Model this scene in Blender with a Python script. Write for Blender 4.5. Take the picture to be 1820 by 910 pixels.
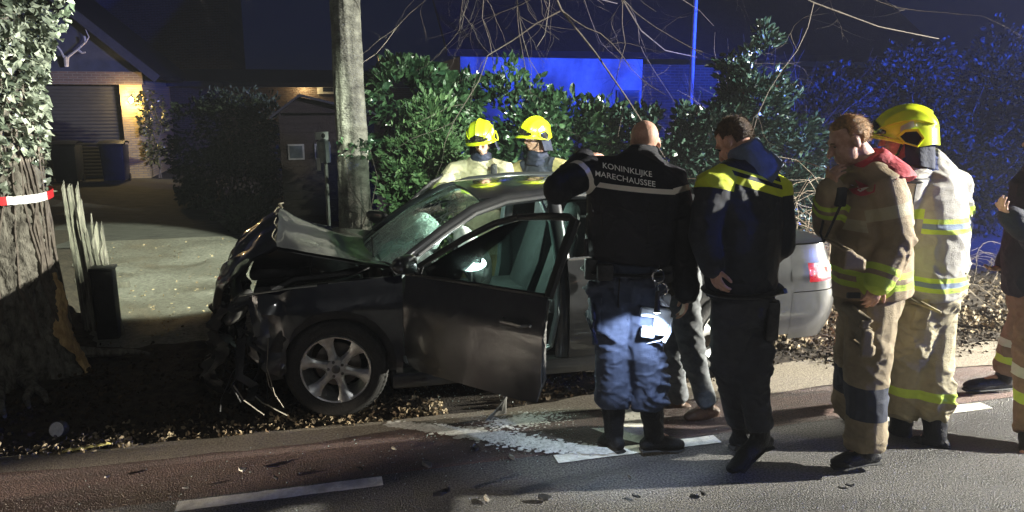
import bpy, bmesh, math, random
import numpy as np
from mathutils import Vector, Matrix, noise
from mathutils.bvhtree import BVHTree

for o in list(bpy.data.objects):
    bpy.data.objects.remove(o, do_unlink=True)
random.seed(7)
RNG = np.random.default_rng(11)
S = bpy.context.scene
COL = S.collection
R = math.radians

# ------------------------------------------------------------------ camera
EYE = 2.05                      # the phone is held above the head
FPX = 1314.0
PITCH = math.atan((455 - 180) / FPX)
YAW = R(14.6)
cam = bpy.data.cameras.new('camera')
cam.sensor_width = 36.0
cam.lens = 36.0 * FPX / 1820.0
cam.clip_start = 0.05
cam.clip_end = 2000
camo = bpy.data.objects.new('camera', cam)
camo.location = (0, 0, EYE)
camo.rotation_euler = (R(90) - PITCH, 0, -YAW)
COL.objects.link(camo)
S.camera = camo

# ------------------------------------------------------------------ night sky
W = bpy.data.worlds.new('World'); S.world = W; W.use_nodes = True
nt = W.node_tree; nt.nodes.clear()
sky = nt.nodes.new('ShaderNodeTexSky'); sky.sky_type = 'NISHITA'; sky.sun_disc = False
sky.sun_elevation = R(30.0); sky.sun_rotation = R(200); sky.air_density = 1.0; sky.dust_density = 0.0; sky.ozone_density = 10.0
bg = nt.nodes.new('ShaderNodeBackground'); bg.inputs[1].default_value = 0.0014
ow = nt.nodes.new('ShaderNodeOutputWorld')
nb = nt.nodes.new('ShaderNodeMixRGB'); nb.blend_type = 'MULTIPLY'; nb.inputs[0].default_value = 1.0; nb.inputs[2].default_value = (0.30, 0.32, 1.0, 1)
nt.links.new(sky.outputs[0], nb.inputs[1]); nt.links.new(nb.outputs[0], bg.inputs[0]); nt.links.new(bg.outputs[0], ow.inputs[0])

# ------------------------------------------------------------------ lamps of the place
def lamp(name, kind, loc, energy, col, target=None, size=0.1, cone=60, blend=0.3):
    l = bpy.data.lights.new(name, kind); l.energy = energy; l.color = col
    if kind in ('POINT', 'SPOT'): l.shadow_soft_size = size
    if kind == 'SPOT': l.spot_size = R(cone); l.spot_blend = blend
    o = bpy.data.objects.new(name, l); COL.objects.link(o); o.location = loc
    if target is not None:
        o.rotation_euler = (Vector(target) - Vector(loc)).to_track_quat('-Z', 'Y').to_euler()
    return o
# floodlight mast of the fire engine parked down the road, out of frame
lamp('floodlight_mast_lamp', 'SPOT', (12.0, 1.2, 4.45), 20000, (1.0, 0.97, 0.85), (0.8, 6.6, 0.9), 0.07, 62, 0.35)
# two searchlights of a vehicle behind the photographer: one on the drive, one on the crew behind the car
lamp('searchlight_lamp', 'SPOT', (4.5, -3.0, 9.0), 42000, (0.93, 1.0, 0.78), (-2.45, 10.2, 0.0), 0.05, 12.0, 0.2)
lamp('searchlight_lamp', 'SPOT', (3.2, -3.0, 5.2), 9000, (0.84, 1.0, 0.80), (1.9, 7.6, 1.6), 0.05, 15.5, 0.5)
# dipped beam of a car stopped up the road, throwing shadows of feet along the asphalt
lamp('dipped_beam_light', 'SPOT', (-16.0, -0.9, 1.25), 42000, (1.0, 0.86, 0.68), (-5.2, 1.9, 0.0), 0.05, 5.6, 0.6)
lamp('dipped_beam_light', 'SPOT', (-16.0, 0.6, 1.25), 42000, (1.0, 0.86, 0.68), (-5.2, 3.15, 0.0), 0.05, 5.6, 0.6)
# street lamp behind the photographer, weak
lamp('street_lamp_light', 'SPOT', (2.5, -7.0, 7.0), 380, (0.95, 0.95, 0.90), (2.0, 4.0, 0.8), 0.10, 60, 0.5)
# headlamps of the vehicle down the road
lamp('headlamp_light', 'SPOT', (13.5, 3.7, 0.95), 24000, (1.0, 0.95, 0.80), (4.0, 5.2, 0.45), 0.06, 20, 0.5)
# blue light bar on the near vehicle
lamp('blue_beacon_lamp', 'SPOT', (10.0, -0.5, 2.6), 900, (0.03, 0.12, 1.0), (2.8, 3.6, 0.8), 0.10, 40, 0.6)
# blue light bars of the vehicles down the road
lamp('blue_beacon_lamp', 'SPOT', (12.0, 4.2, 3.2), 11000, (0.02, 0.08, 1.0), (8.8, 9.4, 1.8), 0.12, 66, 0.6)
lamp('blue_beacon_lamp', 'SPOT', (9.6, 5.2, 3.6), 5000, (0.02, 0.06, 1.0), (5.0, 16, 2.7), 0.12, 50, 0.6)

S.render.engine = 'CYCLES'
S.view_settings.view_transform = 'Standard'
S.view_settings.look = 'None'
S.view_settings.gamma = 1.0
S.view_settings.exposure = 0.3
S.cycles.use_denoising = True
S.cycles.max_bounces = 6
S.cycles.transparent_max_bounces = 12
S.cycles.sample_clamp_indirect = 4.0

# ------------------------------------------------------------------ pixel -> place helpers (used to take sizes off the photograph)
def _dir(px, py):
    cx = (px - 910) / FPX; cy = (455 - py) / FPX
    c = (cx, math.cos(PITCH) + cy * math.sin(PITCH), -math.sin(PITCH) + cy * math.cos(PITCH))
    return c, Vector((c[0] * math.cos(YAW) + c[1] * math.sin(YAW), -c[0] * math.sin(YAW) + c[1] * math.cos(YAW), c[2]))
def at(px, py, D):              # D = metres straight ahead of the camera
    c, d = _dir(px, py); return Vector((0, 0, EYE)) + d * (D / c[1])
def atY(px, py, Y):
    c, d = _dir(px, py); return Vector((0, 0, EYE)) + d * (Y / d.y)
def gr(px, py, z=0.0):
    c, d = _dir(px, py); return Vector((0, 0, EYE)) + d * ((z - EYE) / d.z)

# ------------------------------------------------------------------ materials
MATS = {}
def _n(nt, t, **kw):
    n = nt.nodes.new(t)
    for k, v in kw.items(): setattr(n, k, v)
    return n
def mat(name, col, rough=0.6, metal=0.0, var=0.2, scale=9.0, bump=0.0, bscale=60.0, spec=0.5, coat=0.0,
        col2=None, trans=0.0, ior=1.45, emit=None, estr=0.0, stretch=(1, 1, 1), alpha=1.0, detail=5.0, subsurf=0.0, sheen=0.0):
    if name in MATS: return MATS[name]
    m = bpy.data.materials.new(name); m.use_nodes = True
    nt = m.node_tree; b = nt.nodes['Principled BSDF']
    b.inputs['Roughness'].default_value = rough; b.inputs['Metallic'].default_value = metal
    b.inputs['Specular IOR Level'].default_value = spec; b.inputs['Coat Weight'].default_value = coat
    b.inputs['Coat Roughness'].default_value = 0.06
    b.inputs['Transmission Weight'].default_value = trans; b.inputs['IOR'].default_value = ior
    b.inputs['Alpha'].default_value = alpha
    if sheen: b.inputs['Sheen Weight'].default_value = sheen
    if emit: b.inputs['Emission Color'].default_value = (*emit, 1); b.inputs['Emission Strength'].default_value = estr
    tc = _n(nt, 'ShaderNodeTexCoord'); mp = _n(nt, 'ShaderNodeMapping'); mp.inputs['Scale'].default_value = stretch
    nt.links.new(tc.outputs['Object'], mp.inputs[0])
    nz = _n(nt, 'ShaderNodeTexNoise'); nz.inputs['Scale'].default_value = scale; nz.inputs['Detail'].default_value = detail
    nz.inputs['Roughness'].default_value = 0.65
    nt.links.new(mp.outputs[0], nz.inputs[0])
    rp = _n(nt, 'ShaderNodeValToRGB')
    c2 = col2 if col2 else tuple(min(1, c * (1 + var)) for c in col)
    c1 = col if col2 else tuple(c * (1 - var) for c in col)
    rp.color_ramp.elements[0].position = 0.35; rp.color_ramp.elements[1].position = 0.65
    rp.color_ramp.elements[0].color = (*c1, 1); rp.color_ramp.elements[1].color = (*c2, 1)
    nt.links.new(nz.outputs[0], rp.inputs[0]); nt.links.new(rp.outputs[0], b.inputs['Base Color'])
    if bump:
        n2 = _n(nt, 'ShaderNodeTexNoise'); n2.inputs['Scale'].default_value = bscale; n2.inputs['Detail'].default_value = 4
        nt.links.new(mp.outputs[0], n2.inputs[0])
        bp = _n(nt, 'ShaderNodeBump'); bp.inputs['Strength'].default_value = min(1, bump); bp.inputs['Distance'].default_value = 0.02
        nt.links.new(n2.outputs[0], bp.inputs['Height']); nt.links.new(bp.outputs[0], b.inputs['Normal'])
    MATS[name] = m
    return m
def leafmat(name, c1, c2, rough=0.35, spec=0.5):
    """one colour per leaf from a face attribute"""
    if name in MATS: return MATS[name]
    m = bpy.data.materials.new(name); m.use_nodes = True; nt = m.node_tree; b = nt.nodes['Principled BSDF']
    b.inputs['Roughness'].default_value = rough; b.inputs['Specular IOR Level'].default_value = spec
    at_ = _n(nt, 'ShaderNodeAttribute', attribute_name='tint'); rp = _n(nt, 'ShaderNodeValToRGB')
    rp.color_ramp.elements[0].color = (*c1, 1); rp.color_ramp.elements[1].color = (*c2, 1)
    nt.links.new(at_.outputs['Fac'], rp.inputs[0]); nt.links.new(rp.outputs[0], b.inputs['Base Color'])
    MATS[name] = m
    return m

# ------------------------------------------------------------------ objects
def tag(o, label=None, cat=None, group=None, kind=None):
    if label: o['label'] = label
    if cat: o['category'] = cat
    if group: o['group'] = group
    if kind: o['kind'] = kind
    return o
def link(o, parent=None):
    COL.objects.link(o)
    if parent is not None:
        o.parent = parent
        o.matrix_parent_inverse = world_of(parent).inverted()
    return o
def world_of(o):
    return o.matrix_basis.copy() if o.parent is None else world_of(o.parent) @ o.matrix_parent_inverse @ o.matrix_basis
def empty(name, loc, label=None, cat=None, group=None):
    o = bpy.data.objects.new(name, None); o.location = loc; o.empty_display_size = 0.1
    COL.objects.link(o)
    return tag(o, label, cat, group)
def mesh_obj(name, v, f, mats, parent=None, mi=None, smooth=True, sharp=None, origin=None):
    me = bpy.data.meshes.new(name)
    if origin is not None:
        og = Vector(origin); v = [(p[0] - og.x, p[1] - og.y, p[2] - og.z) for p in v]
    me.from_pydata([tuple(p) for p in v], [], [tuple(q) for q in f])
    if not isinstance(mats, (list, tuple)): mats = [mats]
    for m in mats: me.materials.append(m)
    if mi is not None: me.polygons.foreach_set('material_index', np.asarray(mi, dtype=np.int32))
    me.polygons.foreach_set('use_smooth', np.full(len(me.polygons), bool(smooth)))
    if smooth and sharp: me.set_sharp_from_angle(angle=R(sharp))
    me.update()
    o = bpy.data.objects.new(name, me)
    if origin is not None: o.location = origin
    return link(o, parent)
def copy_tree(o, parent=None):
    c = o.copy(); COL.objects.link(c); c.parent = parent
    if parent is not None: c.matrix_parent_inverse = o.matrix_parent_inverse.copy()
    for ch in o.children: copy_tree(ch, c)
    return c

def frame_of(d, ref=None):
    d = Vector(d).normalized()
    r = Vector(ref) if ref is not None else (Vector((0, 0, 1)) if abs(d.z) < 0.9 else Vector((1, 0, 0)))
    a = (r - d * r.dot(d))
    if a.length < 1e-5: a = d.orthogonal()
    a.normalize()
    return d, a, d.cross(a)
class MB:
    def __init__(self): self.v = []; self.f = []; self.m = []
    def add(self, v, f, mi=0, M=None):
        n = len(self.v)
        self.v += [(M @ Vector(p)) if M is not None else Vector(p) for p in v]
        self.f += [tuple(i + n for i in q) for q in f]; self.m += [mi] * len(f)
        return self
    def box(self, c, s, mi=0, M=None, taper=1.0, bev=0.0):
        cx, cy, cz = c; x, y, z = s[0] / 2, s[1] / 2, s[2] / 2
        if bev <= 0:
            v = [(cx + i * x * (taper if k > 0 else 1), cy + j * y * (taper if k > 0 else 1), cz + k * z) for k in (-1, 1) for j in (-1, 1) for i in (-1, 1)]
            return self.add(v, [(0, 2, 3, 1), (4, 5, 7, 6), (0, 1, 5, 4), (1, 3, 7, 5), (3, 2, 6, 7), (2, 0, 4, 6)], mi, M)
        bm = bmesh.new(); bmesh.ops.create_cube(bm, size=1.0)
        for w in bm.verts:
            t = taper if w.co.z > 0 else 1
            w.co = Vector((cx + w.co.x * s[0] * t, cy + w.co.y * s[1] * t, cz + w.co.z * s[2]))
        bmesh.ops.bevel(bm, geom=bm.edges[:], offset=bev, segments=2, affect='EDGES', profile=0.5)
        bm.verts.index_update()
        self.add([w.co.copy() for w in bm.verts], [[w.index for w in q.verts] for q in bm.faces], mi, M); bm.free(); return self
    def tube(self, pts, rad, seg=8, mi=0, ref=None, cap=True, dome=False):
        pts = [Vector(p) for p in pts]; n = len(pts)
        if not isinstance(rad, (list, tuple)): rad = [rad] * n
        rad = [(r, r) if not isinstance(r, (tuple, list)) else tuple(r) for r in rad]
        if dome:                                   # rounded ends
            P = []; Q = []
            d0 = (pts[0] - pts[1]).normalized(); d1 = (pts[-1] - pts[-2]).normalized()
            for k in (0.95, 0.6):
                s = math.sqrt(1 - k * k); m = min(rad[0]); P.append(pts[0] + d0 * m * k); Q.append((rad[0][0] * s, rad[0][1] * s))
            P += pts; Q += rad
            for k in (0.6, 0.95):
                s = math.sqrt(1 - k * k); m = min(rad[-1]); P.append(pts[-1] + d1 * m * k); Q.append((rad[-1][0] * s, rad[-1][1] * s))
            pts, rad, n = P, Q, len(P)
        v = []; a_prev = Vector(ref) if ref is not None else None
        for i in range(n):
            d = (pts[min(i + 1, n - 1)] - pts[max(i - 1, 0)])
            if d.length < 1e-7: d = Vector((0, 0, 1))
            d, a, b = frame_of(d, ref if ref is not None else a_prev)
            if ref is None: a_prev = a
            for k in range(seg):
                t = 2 * math.pi * k / seg
                v.append(pts[i] + a * (math.cos(t) * rad[i][0]) + b * (math.sin(t) * rad[i][1]))
        f = [(i * seg + k, i * seg + (k + 1) % seg, (i + 1) * seg + (k + 1) % seg, (i + 1) * seg + k) for i in range(n - 1) for k in range(seg)]
        if cap: f += [tuple(range(seg - 1, -1, -1)), tuple((n - 1) * seg + k for k in range(seg))]
        return self.add(v, f, mi)
    def ell(self, c, ax, seg=16, ring=10, mi=0):
        c = Vector(c); X, Y, Z = [Vector(a) for a in ax]; v = []; f = []
        v.append(c - Z)
        for i in range(1, ring):
            t = math.pi * i / ring
            for k in range(seg):
                p = 2 * math.pi * k / seg
                v.append(c + X * (math.sin(t) * math.cos(p)) + Y * (math.sin(t) * math.sin(p)) - Z * math.cos(t))
        v.append(c + Z)
        for k in range(seg): f.append((0, 1 + (k + 1) % seg, 1 + k))
        for i in range(ring - 2):
            for k in range(seg):
                a = 1 + i * seg; b = a + seg; f.append((a + k, a + (k + 1) % seg, b + (k + 1) % seg, b + k))
        l = len(v) - 1; a = 1 + (ring - 2) * seg
        for k in range(seg): f.append((a + k, a + (k + 1) % seg, l))
        return self.add(v, f, mi)
    def grid(self, fn, nu, nv, mi=0, flip=False):
        v = [fn(i / nu, j / nv) for i in range(nu + 1) for j in range(nv + 1)]
        w = nv + 1
        f = [(i * w + j, (i + 1) * w + j, (i + 1) * w + j + 1, i * w + j + 1) for i in range(nu) for j in range(nv)]
        if flip: f = [q[::-1] for q in f]
        return self.add(v, f, mi)
    def prism(self, poly, z0, z1, mi=0, M=None):
        n = len(poly)
        v = [(p[0], p[1], z0) for p in poly] + [(p[0], p[1], z1) for p in poly]
        f = [tuple(range(n - 1, -1, -1)), tuple(range(n, 2 * n))] + [(i, (i + 1) % n, n + (i + 1) % n, n + i) for i in range(n)]
        return self.add(v, f, mi, M)
    def lathe(self, prof, c, axis, seg=32, mi=0, closed=False):
        c = Vector(c); d, a, b = frame_of(axis); n = len(prof); v = []
        for (r, h) in prof:
            for k in range(seg):
                t = 2 * math.pi * k / seg; v.append(c + d * h + (a * math.cos(t) + b * math.sin(t)) * r)
        m = n if closed else n - 1
        f = [(i * seg + k, i * seg + (k + 1) % seg, ((i + 1) % n) * seg + (k + 1) % seg, ((i + 1) % n) * seg + k) for i in range(m) for k in range(seg)]
        return self.add(v, f, mi)
    def build(self, name, mats, parent=None, smooth=True, sharp=40, origin=None):
        return mesh_obj(name, self.v, self.f, mats, parent, self.m, smooth, sharp, origin)

# vectorised gradient noise
_PERM = np.random.default_rng(3).permutation(512)
_PERM = np.concatenate([_PERM, _PERM, _PERM])
_GR = np.random.default_rng(4).normal(size=(512, 3)); _GR /= np.linalg.norm(_GR, axis=1)[:, None]
def pn(p):
    p = np.asarray(p, dtype=float); i = np.floor(p).astype(int); f = p - i; u = f * f * f * (f * (f * 6 - 15) + 10); i &= 511
    r = 0
    for a in (0, 1):
        for b in (0, 1):
            for c in (0, 1):
                h = _PERM[_PERM[_PERM[(i[:, 0] + a) & 511] + ((i[:, 1] + b) & 511)] % 512 + ((i[:, 2] + c) & 511)] % 512
                d = f - np.array((a, b, c))
                w = (u[:, 0] if a else 1 - u[:, 0]) * (u[:, 1] if b else 1 - u[:, 1]) * (u[:, 2] if c else 1 - u[:, 2])
                r = r + w * (_GR[h] * d).sum(1)
    return r * 1.6
def pn1(x, y=0.0, z=0.0): return noise.noise((x + .137, y + .531, z + .291))

def remesh(mb, voxel, smooth=4):
    me = bpy.data.meshes.new('tmp'); me.from_pydata([tuple(p) for p in mb.v], [], mb.f); me.update()
    o = bpy.data.objects.new('tmp', me); COL.objects.link(o)
    r = o.modifiers.new('r', 'REMESH'); r.mode = 'VOXEL'; r.voxel_size = voxel
    if smooth:
        s = o.modifiers.new('s', 'SMOOTH'); s.factor = 0.5; s.iterations = smooth
    dg = bpy.context.evaluated_depsgraph_get()
    e = o.evaluated_get(dg); em = e.to_mesh()
    n = len(em.vertices); v = np.empty(n * 3); em.vertices.foreach_get('co', v); v = v.reshape(-1, 3)
    nr = np.empty(n * 3); em.vertices.foreach_get('normal', nr); nr = nr.reshape(-1, 3)
    f = [tuple(p.vertices) for p in em.polygons]
    e.to_mesh_clear(); bpy.data.objects.remove(o, do_unlink=True); bpy.data.meshes.remove(me)
    return v, nr, f
# ================================================================== THE GROUND
M_soil = mat('soil', (0.018, 0.013, 0.009), 0.95, var=0.5, scale=14, bump=1, bscale=90, col2=(0.055, 0.042, 0.028))
M_asph = mat('asphalt', (0.022, 0.021, 0.021), 0.75, scale=85, bump=1.0, bscale=110, col2=(0.19, 0.18, 0.165), detail=2)
M_red = mat('red_asphalt', (0.065, 0.040, 0.034), 0.78, scale=90, bump=1.0, bscale=120, col2=(0.20, 0.122, 0.100), detail=4)
M_paint = mat('road_paint', (0.62, 0.60, 0.50), 0.6, scale=45, bump=0.4, bscale=300, col2=(0.80, 0.79, 0.70))
M_sand = mat('gritty_sand', (0.12, 0.10, 0.075), 0.95, scale=70, bump=1, bscale=200, col2=(0.30, 0.26, 0.20), detail=8)
M_pave = mat('pale_paving', (0.10, 0.10, 0.085), 0.9, scale=26, bump=0.9, bscale=110, col2=(0.25, 0.245, 0.21), detail=9)
M_drive = mat('drive_asphalt', (0.035, 0.036, 0.033), 0.85, scale=3.0, bump=0.8, bscale=120, col2=(0.085, 0.085, 0.075), detail=10, stretch=(1, 3, 1))

def stain(m, scale=1.1, stretch=(.35, 1.6, 1), dark=.45, lo=.42, hi=.62):
    nt = m.node_tree; b = nt.nodes['Principled BSDF']; src = b.inputs['Base Color'].links[0].from_socket
    tc = _n(nt, 'ShaderNodeTexCoord'); mp = _n(nt, 'ShaderNodeMapping'); mp.inputs['Scale'].default_value = stretch; nt.links.new(tc.outputs['Object'], mp.inputs[0])
    nz = _n(nt, 'ShaderNodeTexNoise'); nz.inputs['Scale'].default_value = scale; nz.inputs['Detail'].default_value = 9; nz.inputs['Distortion'].default_value = .8; nt.links.new(mp.outputs[0], nz.inputs[0])
    mr = _n(nt, 'ShaderNodeMapRange'); mr.inputs[1].default_value = lo; mr.inputs[2].default_value = hi; mr.inputs[3].default_value = dark; mr.inputs[4].default_value = 1.0; nt.links.new(nz.outputs[0], mr.inputs[0])
    mx = _n(nt, 'ShaderNodeMixRGB', blend_type='MULTIPLY'); mx.inputs[0].default_value = 1; nt.links.new(src, mx.inputs[1]); nt.links.new(mr.outputs[0], mx.inputs[2]); nt.links.new(mx.outputs[0], b.inputs['Base Color'])
    r2 = _n(nt, 'ShaderNodeMapRange'); r2.inputs[1].default_value = lo; r2.inputs[2].default_value = hi; r2.inputs[3].default_value = .38; r2.inputs[4].default_value = .8; nt.links.new(nz.outputs[0], r2.inputs[0]); nt.links.new(r2.outputs[0], b.inputs['Roughness'])
stain(M_asph); stain(M_red, 1.6, (.3, 1.4, 1), .4, .40, .60); stain(M_pave, .9, (1, 1, 1), .5, .35, .6); stain(M_paint, 5, (1, 1, 1), .55, .36, .5)
def flat(name, poly, z, m, step=None, parent=None, kind='structure'):
    o = mesh_obj(name, [(p[0], p[1], z) for p in poly], [tuple(range(len(poly)))], m, parent, smooth=False)
    if parent is None: tag(o, kind=kind)
    return o
flat('ground', [(-400, -300), (400, -300), (400, 700), (-400, 700)], -0.03, M_soil)
road = flat('road', [(-80, -9), (80, -9), (80, 4.52), (-80, 4.52)], 0.0, M_asph)
# red cycle lane with a ragged outer edge
e = [(x, 4.42 + 0.05 * pn1(x * 1.3) + 0.02 * pn1(x * 6)) for x in np.arange(-12, 20.1, 0.12)]
flat('cycle_lane', [(-12, 3.86), (20, 3.86)] + e[::-1], 0.004, M_red)
for k in range(-4, 8):
    x0 = -0.80 + 2.05 * k
    pts = []
    for t in np.linspace(0, 1, 30): pts.append((x0 + 1.05 * t, 3.735 + 0.006 * pn1(t * 20 + k * 9, 3)))
    for t in np.linspace(1, 0, 30): pts.append((x0 + 1.05 * t, 3.835 + 0.006 * pn1(t * 20 + k * 9, 7)))
    flat('lane_dash', pts, 0.008, M_paint, parent=road)
# short white bar painted across the cycle lane
q = [gr(1050, 763), gr(1100, 762), gr(1108, 728), gr(1140, 726), gr(1146, 792), gr(1096, 780)]
flat('lane_bar', [(p.x, p.y) for p in q], 0.0085, M_paint, parent=road)

def hv(x, y):                         # height of the verge
    t = min(1, max(0, (y - 4.5) / 1.2))
    return -0.012 + 0.05 * t * t * (3 - 2 * t) + 0.030 * t * pn1(x * 1.7, y * 1.7) + 0.016 * t * pn1(x * 6, y * 6, 2)
def in_drive(x, y):
    t = (y - 6.4) / 5.6
    return y > 6.4 and (-1.85 - 1.75 * t) < x < (0.05 - 1.2 * t)
xs = np.concatenate([np.arange(-9, -3.5, 0.5), np.arange(-3.5, 6.5, 0.07), np.arange(6.5, 24, 0.5)])
ys = np.concatenate([np.arange(4.44, 7.2, 0.07), np.arange(7.2, 26, 0.45)])
XX, YY = np.meshgrid(xs, ys, indexing='ij'); P = np.stack([XX.ravel(), YY.ravel(), 0 * XX.ravel()], 1)
T = np.clip((P[:, 1] - 4.5) / 1.2, 0, 1); T = T * T * (3 - 2 * T)
Zv = -0.014 + 0.05 * T + 0.035 * T * pn(P * 1.7) + 0.022 * T * pn(P * 6) + 0.012 * T * pn(P * 17)
tt = (P[:, 1] - 6.4) / 5.6
dl = np.minimum(P[:, 0] - (-1.85 - 1.75 * tt), (0.05 - 1.2 * tt) - P[:, 0])
Zv = np.where((P[:, 1] > 6.6) & (dl > 0), -0.02, Zv)
P[:, 2] = Zv
n2 = len(ys)
verge = mesh_obj('verge', P, [(i * n2 + j, (i + 1) * n2 + j, (i + 1) * n2 + j + 1, i * n2 + j + 1) for i in range(len(xs) - 1) for j in range(n2 - 1)], M_soil)
tag(verge, kind='structure')
def ground_z(x, y):
    if y < 4.5: return 0.004
    k = BV_verge.ray_cast(Vector((x, y, 5)), Vector((0, 0, -1)))
    return k[0].z if k[0] is not None else 0.0
BV_verge = BVHTree.FromPolygons([Vector(p) for p in P], [tuple(q.vertices) for q in verge.data.polygons])
# pale worn paving of the drive and the darker asphalt further up
le = [(-1.85 - 1.75 * (y - 6.4) / 5.6 + 0.08 * pn1(y * 3), y) for y in np.arange(6.5, 12.01, 0.25)]
ri = [(0.05 - 1.2 * (y - 6.4) / 5.6 + 0.08 * pn1(y * 3, 9), y) for y in np.arange(6.5, 12.01, 0.25)]
flat('paved_drive', le + ri[::-1], 0.012, M_pave)
flat('drive', [(-4.2, 11.6), (-0.6, 11.6), (-2.2, 21.9), (-11, 21.9)], 0.004, M_drive)
# thin sheet of grit washed along the edge of the road
e0 = [(x, 4.40 + 0.10 * pn1(x * 0.9, 4) + 0.03 * pn1(x * 5, 2)) for x in np.arange(-6, 12.1, 0.1)]
e1 = [(x, 4.60 + 0.10 * pn1(x * 0.8, 8) + 0.04 * pn1(x * 4, 5) + (0.28 if x > 2.6 else 0.0) * min(1, (x - 2.6))) for x in np.arange(-6, 12.1, 0.1)]
o = flat('grit_edge', e0 + e1[::-1], 0.0125, M_sand)
# white absorbent powder spilt from the wreck towards the lane dash
M_powder = mat('absorbent_powder', (0.42, 0.41, 0.38), 0.95, scale=40, bump=0.6, bscale=160, col2=(0.74, 0.73, 0.70), detail=8)
cl = [(690, 757, 3), (760, 764, 7), (830, 772, 10), (900, 784, 13), (960, 794, 12), (1020, 800, 8), (1085, 806, 5)]
up_, lo_ = [], []
for i in range(60):
    t = i / 59 * (len(cl) - 1); a = int(min(t, len(cl) - 2)); w = t - a
    x, y, r = [cl[a][k] * (1 - w) + cl[a + 1][k] * w for k in range(3)]
    up_.append(gr(x, y - r * (1 + 0.4 * pn1(i * 0.5)))); lo_.append(gr(x, y + r * (1 + 0.4 * pn1(i * 0.5, 5))))
mb = MB()
for k in range(3000):
    t = random.random() * (len(cl) - 1); a = int(min(t, len(cl) - 2)); w = t - a; x, y, r = [cl[a][j] * (1 - w) + cl[a + 1][j] * w for j in range(3)]
    p = gr(x + random.gauss(0, 4), y + random.gauss(0, .5) * r); s = abs(random.gauss(0, .0075)) + .003; n = 6; ph = random.uniform(0, 6)
    mb.add([(p.x + s * 1.5 * math.cos(ph + 6.283 * i / n) * random.uniform(.6, 1.1), p.y + s * math.sin(ph + 6.283 * i / n) * random.uniform(.6, 1.1), 0.0145 + k * 4e-7) for i in range(n)], [tuple(range(n))])
tag(mb.build('powder_streak', M_powder, smooth=False), 'pale streak of absorbent powder running from the wheel to the lane dash', 'powder', kind='stuff')
mb = MB(); c0 = gr(925, 752)
for k in range(900):                    # splashed powder patch
    a = random.uniform(0, 6.28); r = abs(random.gauss(0, 0.5)); s = random.uniform(0.003, 0.013) * (1.4 - min(1, r))
    p = c0 + Vector((math.cos(a) * r * 0.42, math.sin(a) * r * 0.17, 0))
    n = 7; ph = random.uniform(0, 6)
    mb.add([(p.x + s * 1.4 * math.cos(ph + 6.283 * i / n) * random.uniform(.6, 1.1), p.y + s * math.sin(ph + 6.283 * i / n) * random.uniform(.6, 1.1), 0.015 + k * 2e-6) for i in range(n)], [tuple(range(n))])
tag(mb.build('powder_splash', M_powder, smooth=False), 'white absorbent powder splashed on the road below the open car door', 'powder', kind='stuff')

# ------------------------------------------------------------------ leaves
def leaves(name, cen, nrm, L, wr, m, parent=None, fold=0.25, droop=0.3, seed=0, shape='laurel', split=None, tint=None):
    """cen, nrm: (n,3); each leaf grows from cen along nrm."""
    rg = np.random.default_rng(seed); n = len(cen)
    d = nrm + rg.normal(size=(n, 3)) * 0.45; d[:, 2] -= droop * rg.random(n); d /= np.linalg.norm(d, axis=1)[:, None]
    s = np.cross(d, rg.normal(size=(n, 3))); s /= np.linalg.norm(s, axis=1)[:, None]
    u = np.cross(s, d)
    L = L * (0.4 + 0.95 * rg.random(n) ** .8)[:, None]; w = L * wr
    if shape == 'laurel':
        pt = [cen, cen + d * L * .35 + s * w - u * w * fold * -1, cen + d * L * .75 + s * w * .8 + u * w * fold, cen + d * L - u * L * .12,
              cen + d * L * .75 - s * w * .8 + u * w * fold, cen + d * L * .35 - s * w + u * w * fold, cen + d * L * .55]
        fc = [(0, 1, 6), (1, 2, 6), (2, 3, 6), (3, 4, 6), (4, 5, 6), (5, 0, 6)]
    elif shape == 'quad':
        pt = [cen, cen + d * L * .5 + s * w + u * w * fold, cen + d * L, cen + d * L * .5 - s * w + u * w * fold]; fc = [(0, 1, 2), (0, 2, 3)]
    else:                               # ivy
        pt = [cen, cen + s * w * 1.0 - d * L * .05, cen + s * w * .75 + d * L * .4 + u * w * fold, cen + d * L - u * L * .1, cen - s * w * .75 + d * L * .4 + u * w * fold, cen - s * w - d * L * .05, cen + d * L * .35]
        fc = [(0, 1, 6), (1, 2, 6), (2, 3, 6), (3, 4, 6), (4, 5, 6), (5, 0, 6)]
    k = len(pt); V = np.stack(pt, 1).reshape(-1, 3)
    Fc = (np.arange(n)[:, None, None] * k + np.array(fc)[None]).reshape(-1, 3)
    o = mesh_obj(name, V, Fc.tolist(), m, parent, smooth=False)
    t = rg.random(n) if tint is None else np.clip(tint + rg.normal(size=n) * .12, 0, 1)
    a = o.data.attributes.new('tint', 'FLOAT', 'FACE'); a.data.foreach_set('value', np.repeat(t, len(fc)).astype(np.float32))
    return o
def crown_points(ells, n, seed, clump=2.2, shell=0.55, thr=-0.15):
    rg = np.random.default_rng(seed); out = []; nr = []
    vol = np.array([e[1][0] * e[1][1] * e[1][2] for e in ells]) ** 0.67; vol /= vol.sum()
    for e, w in zip(ells, vol):
        k = int(n * w * 1.7); g = rg.normal(size=(k, 3)); g /= np.linalg.norm(g, axis=1)[:, None]
        r = (shell + (1 - shell) * rg.random(k) ** 0.6)[:, None]
        p = np.array(e[0]) + g * r * np.array(e[1]) * (1 + 0.22 * pn(g * 2.3 + np.array(e[0])))[:, None]
        keep = (pn(p * clump + seed) > thr) & (p[:, 2] > 0.03)
        out.append(p[keep]); nr.append((g / np.array(e[1]))[keep])
    p = np.concatenate(out); q = np.concatenate(nr); q /= np.linalg.norm(q, axis=1)[:, None]
    return p, q
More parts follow.
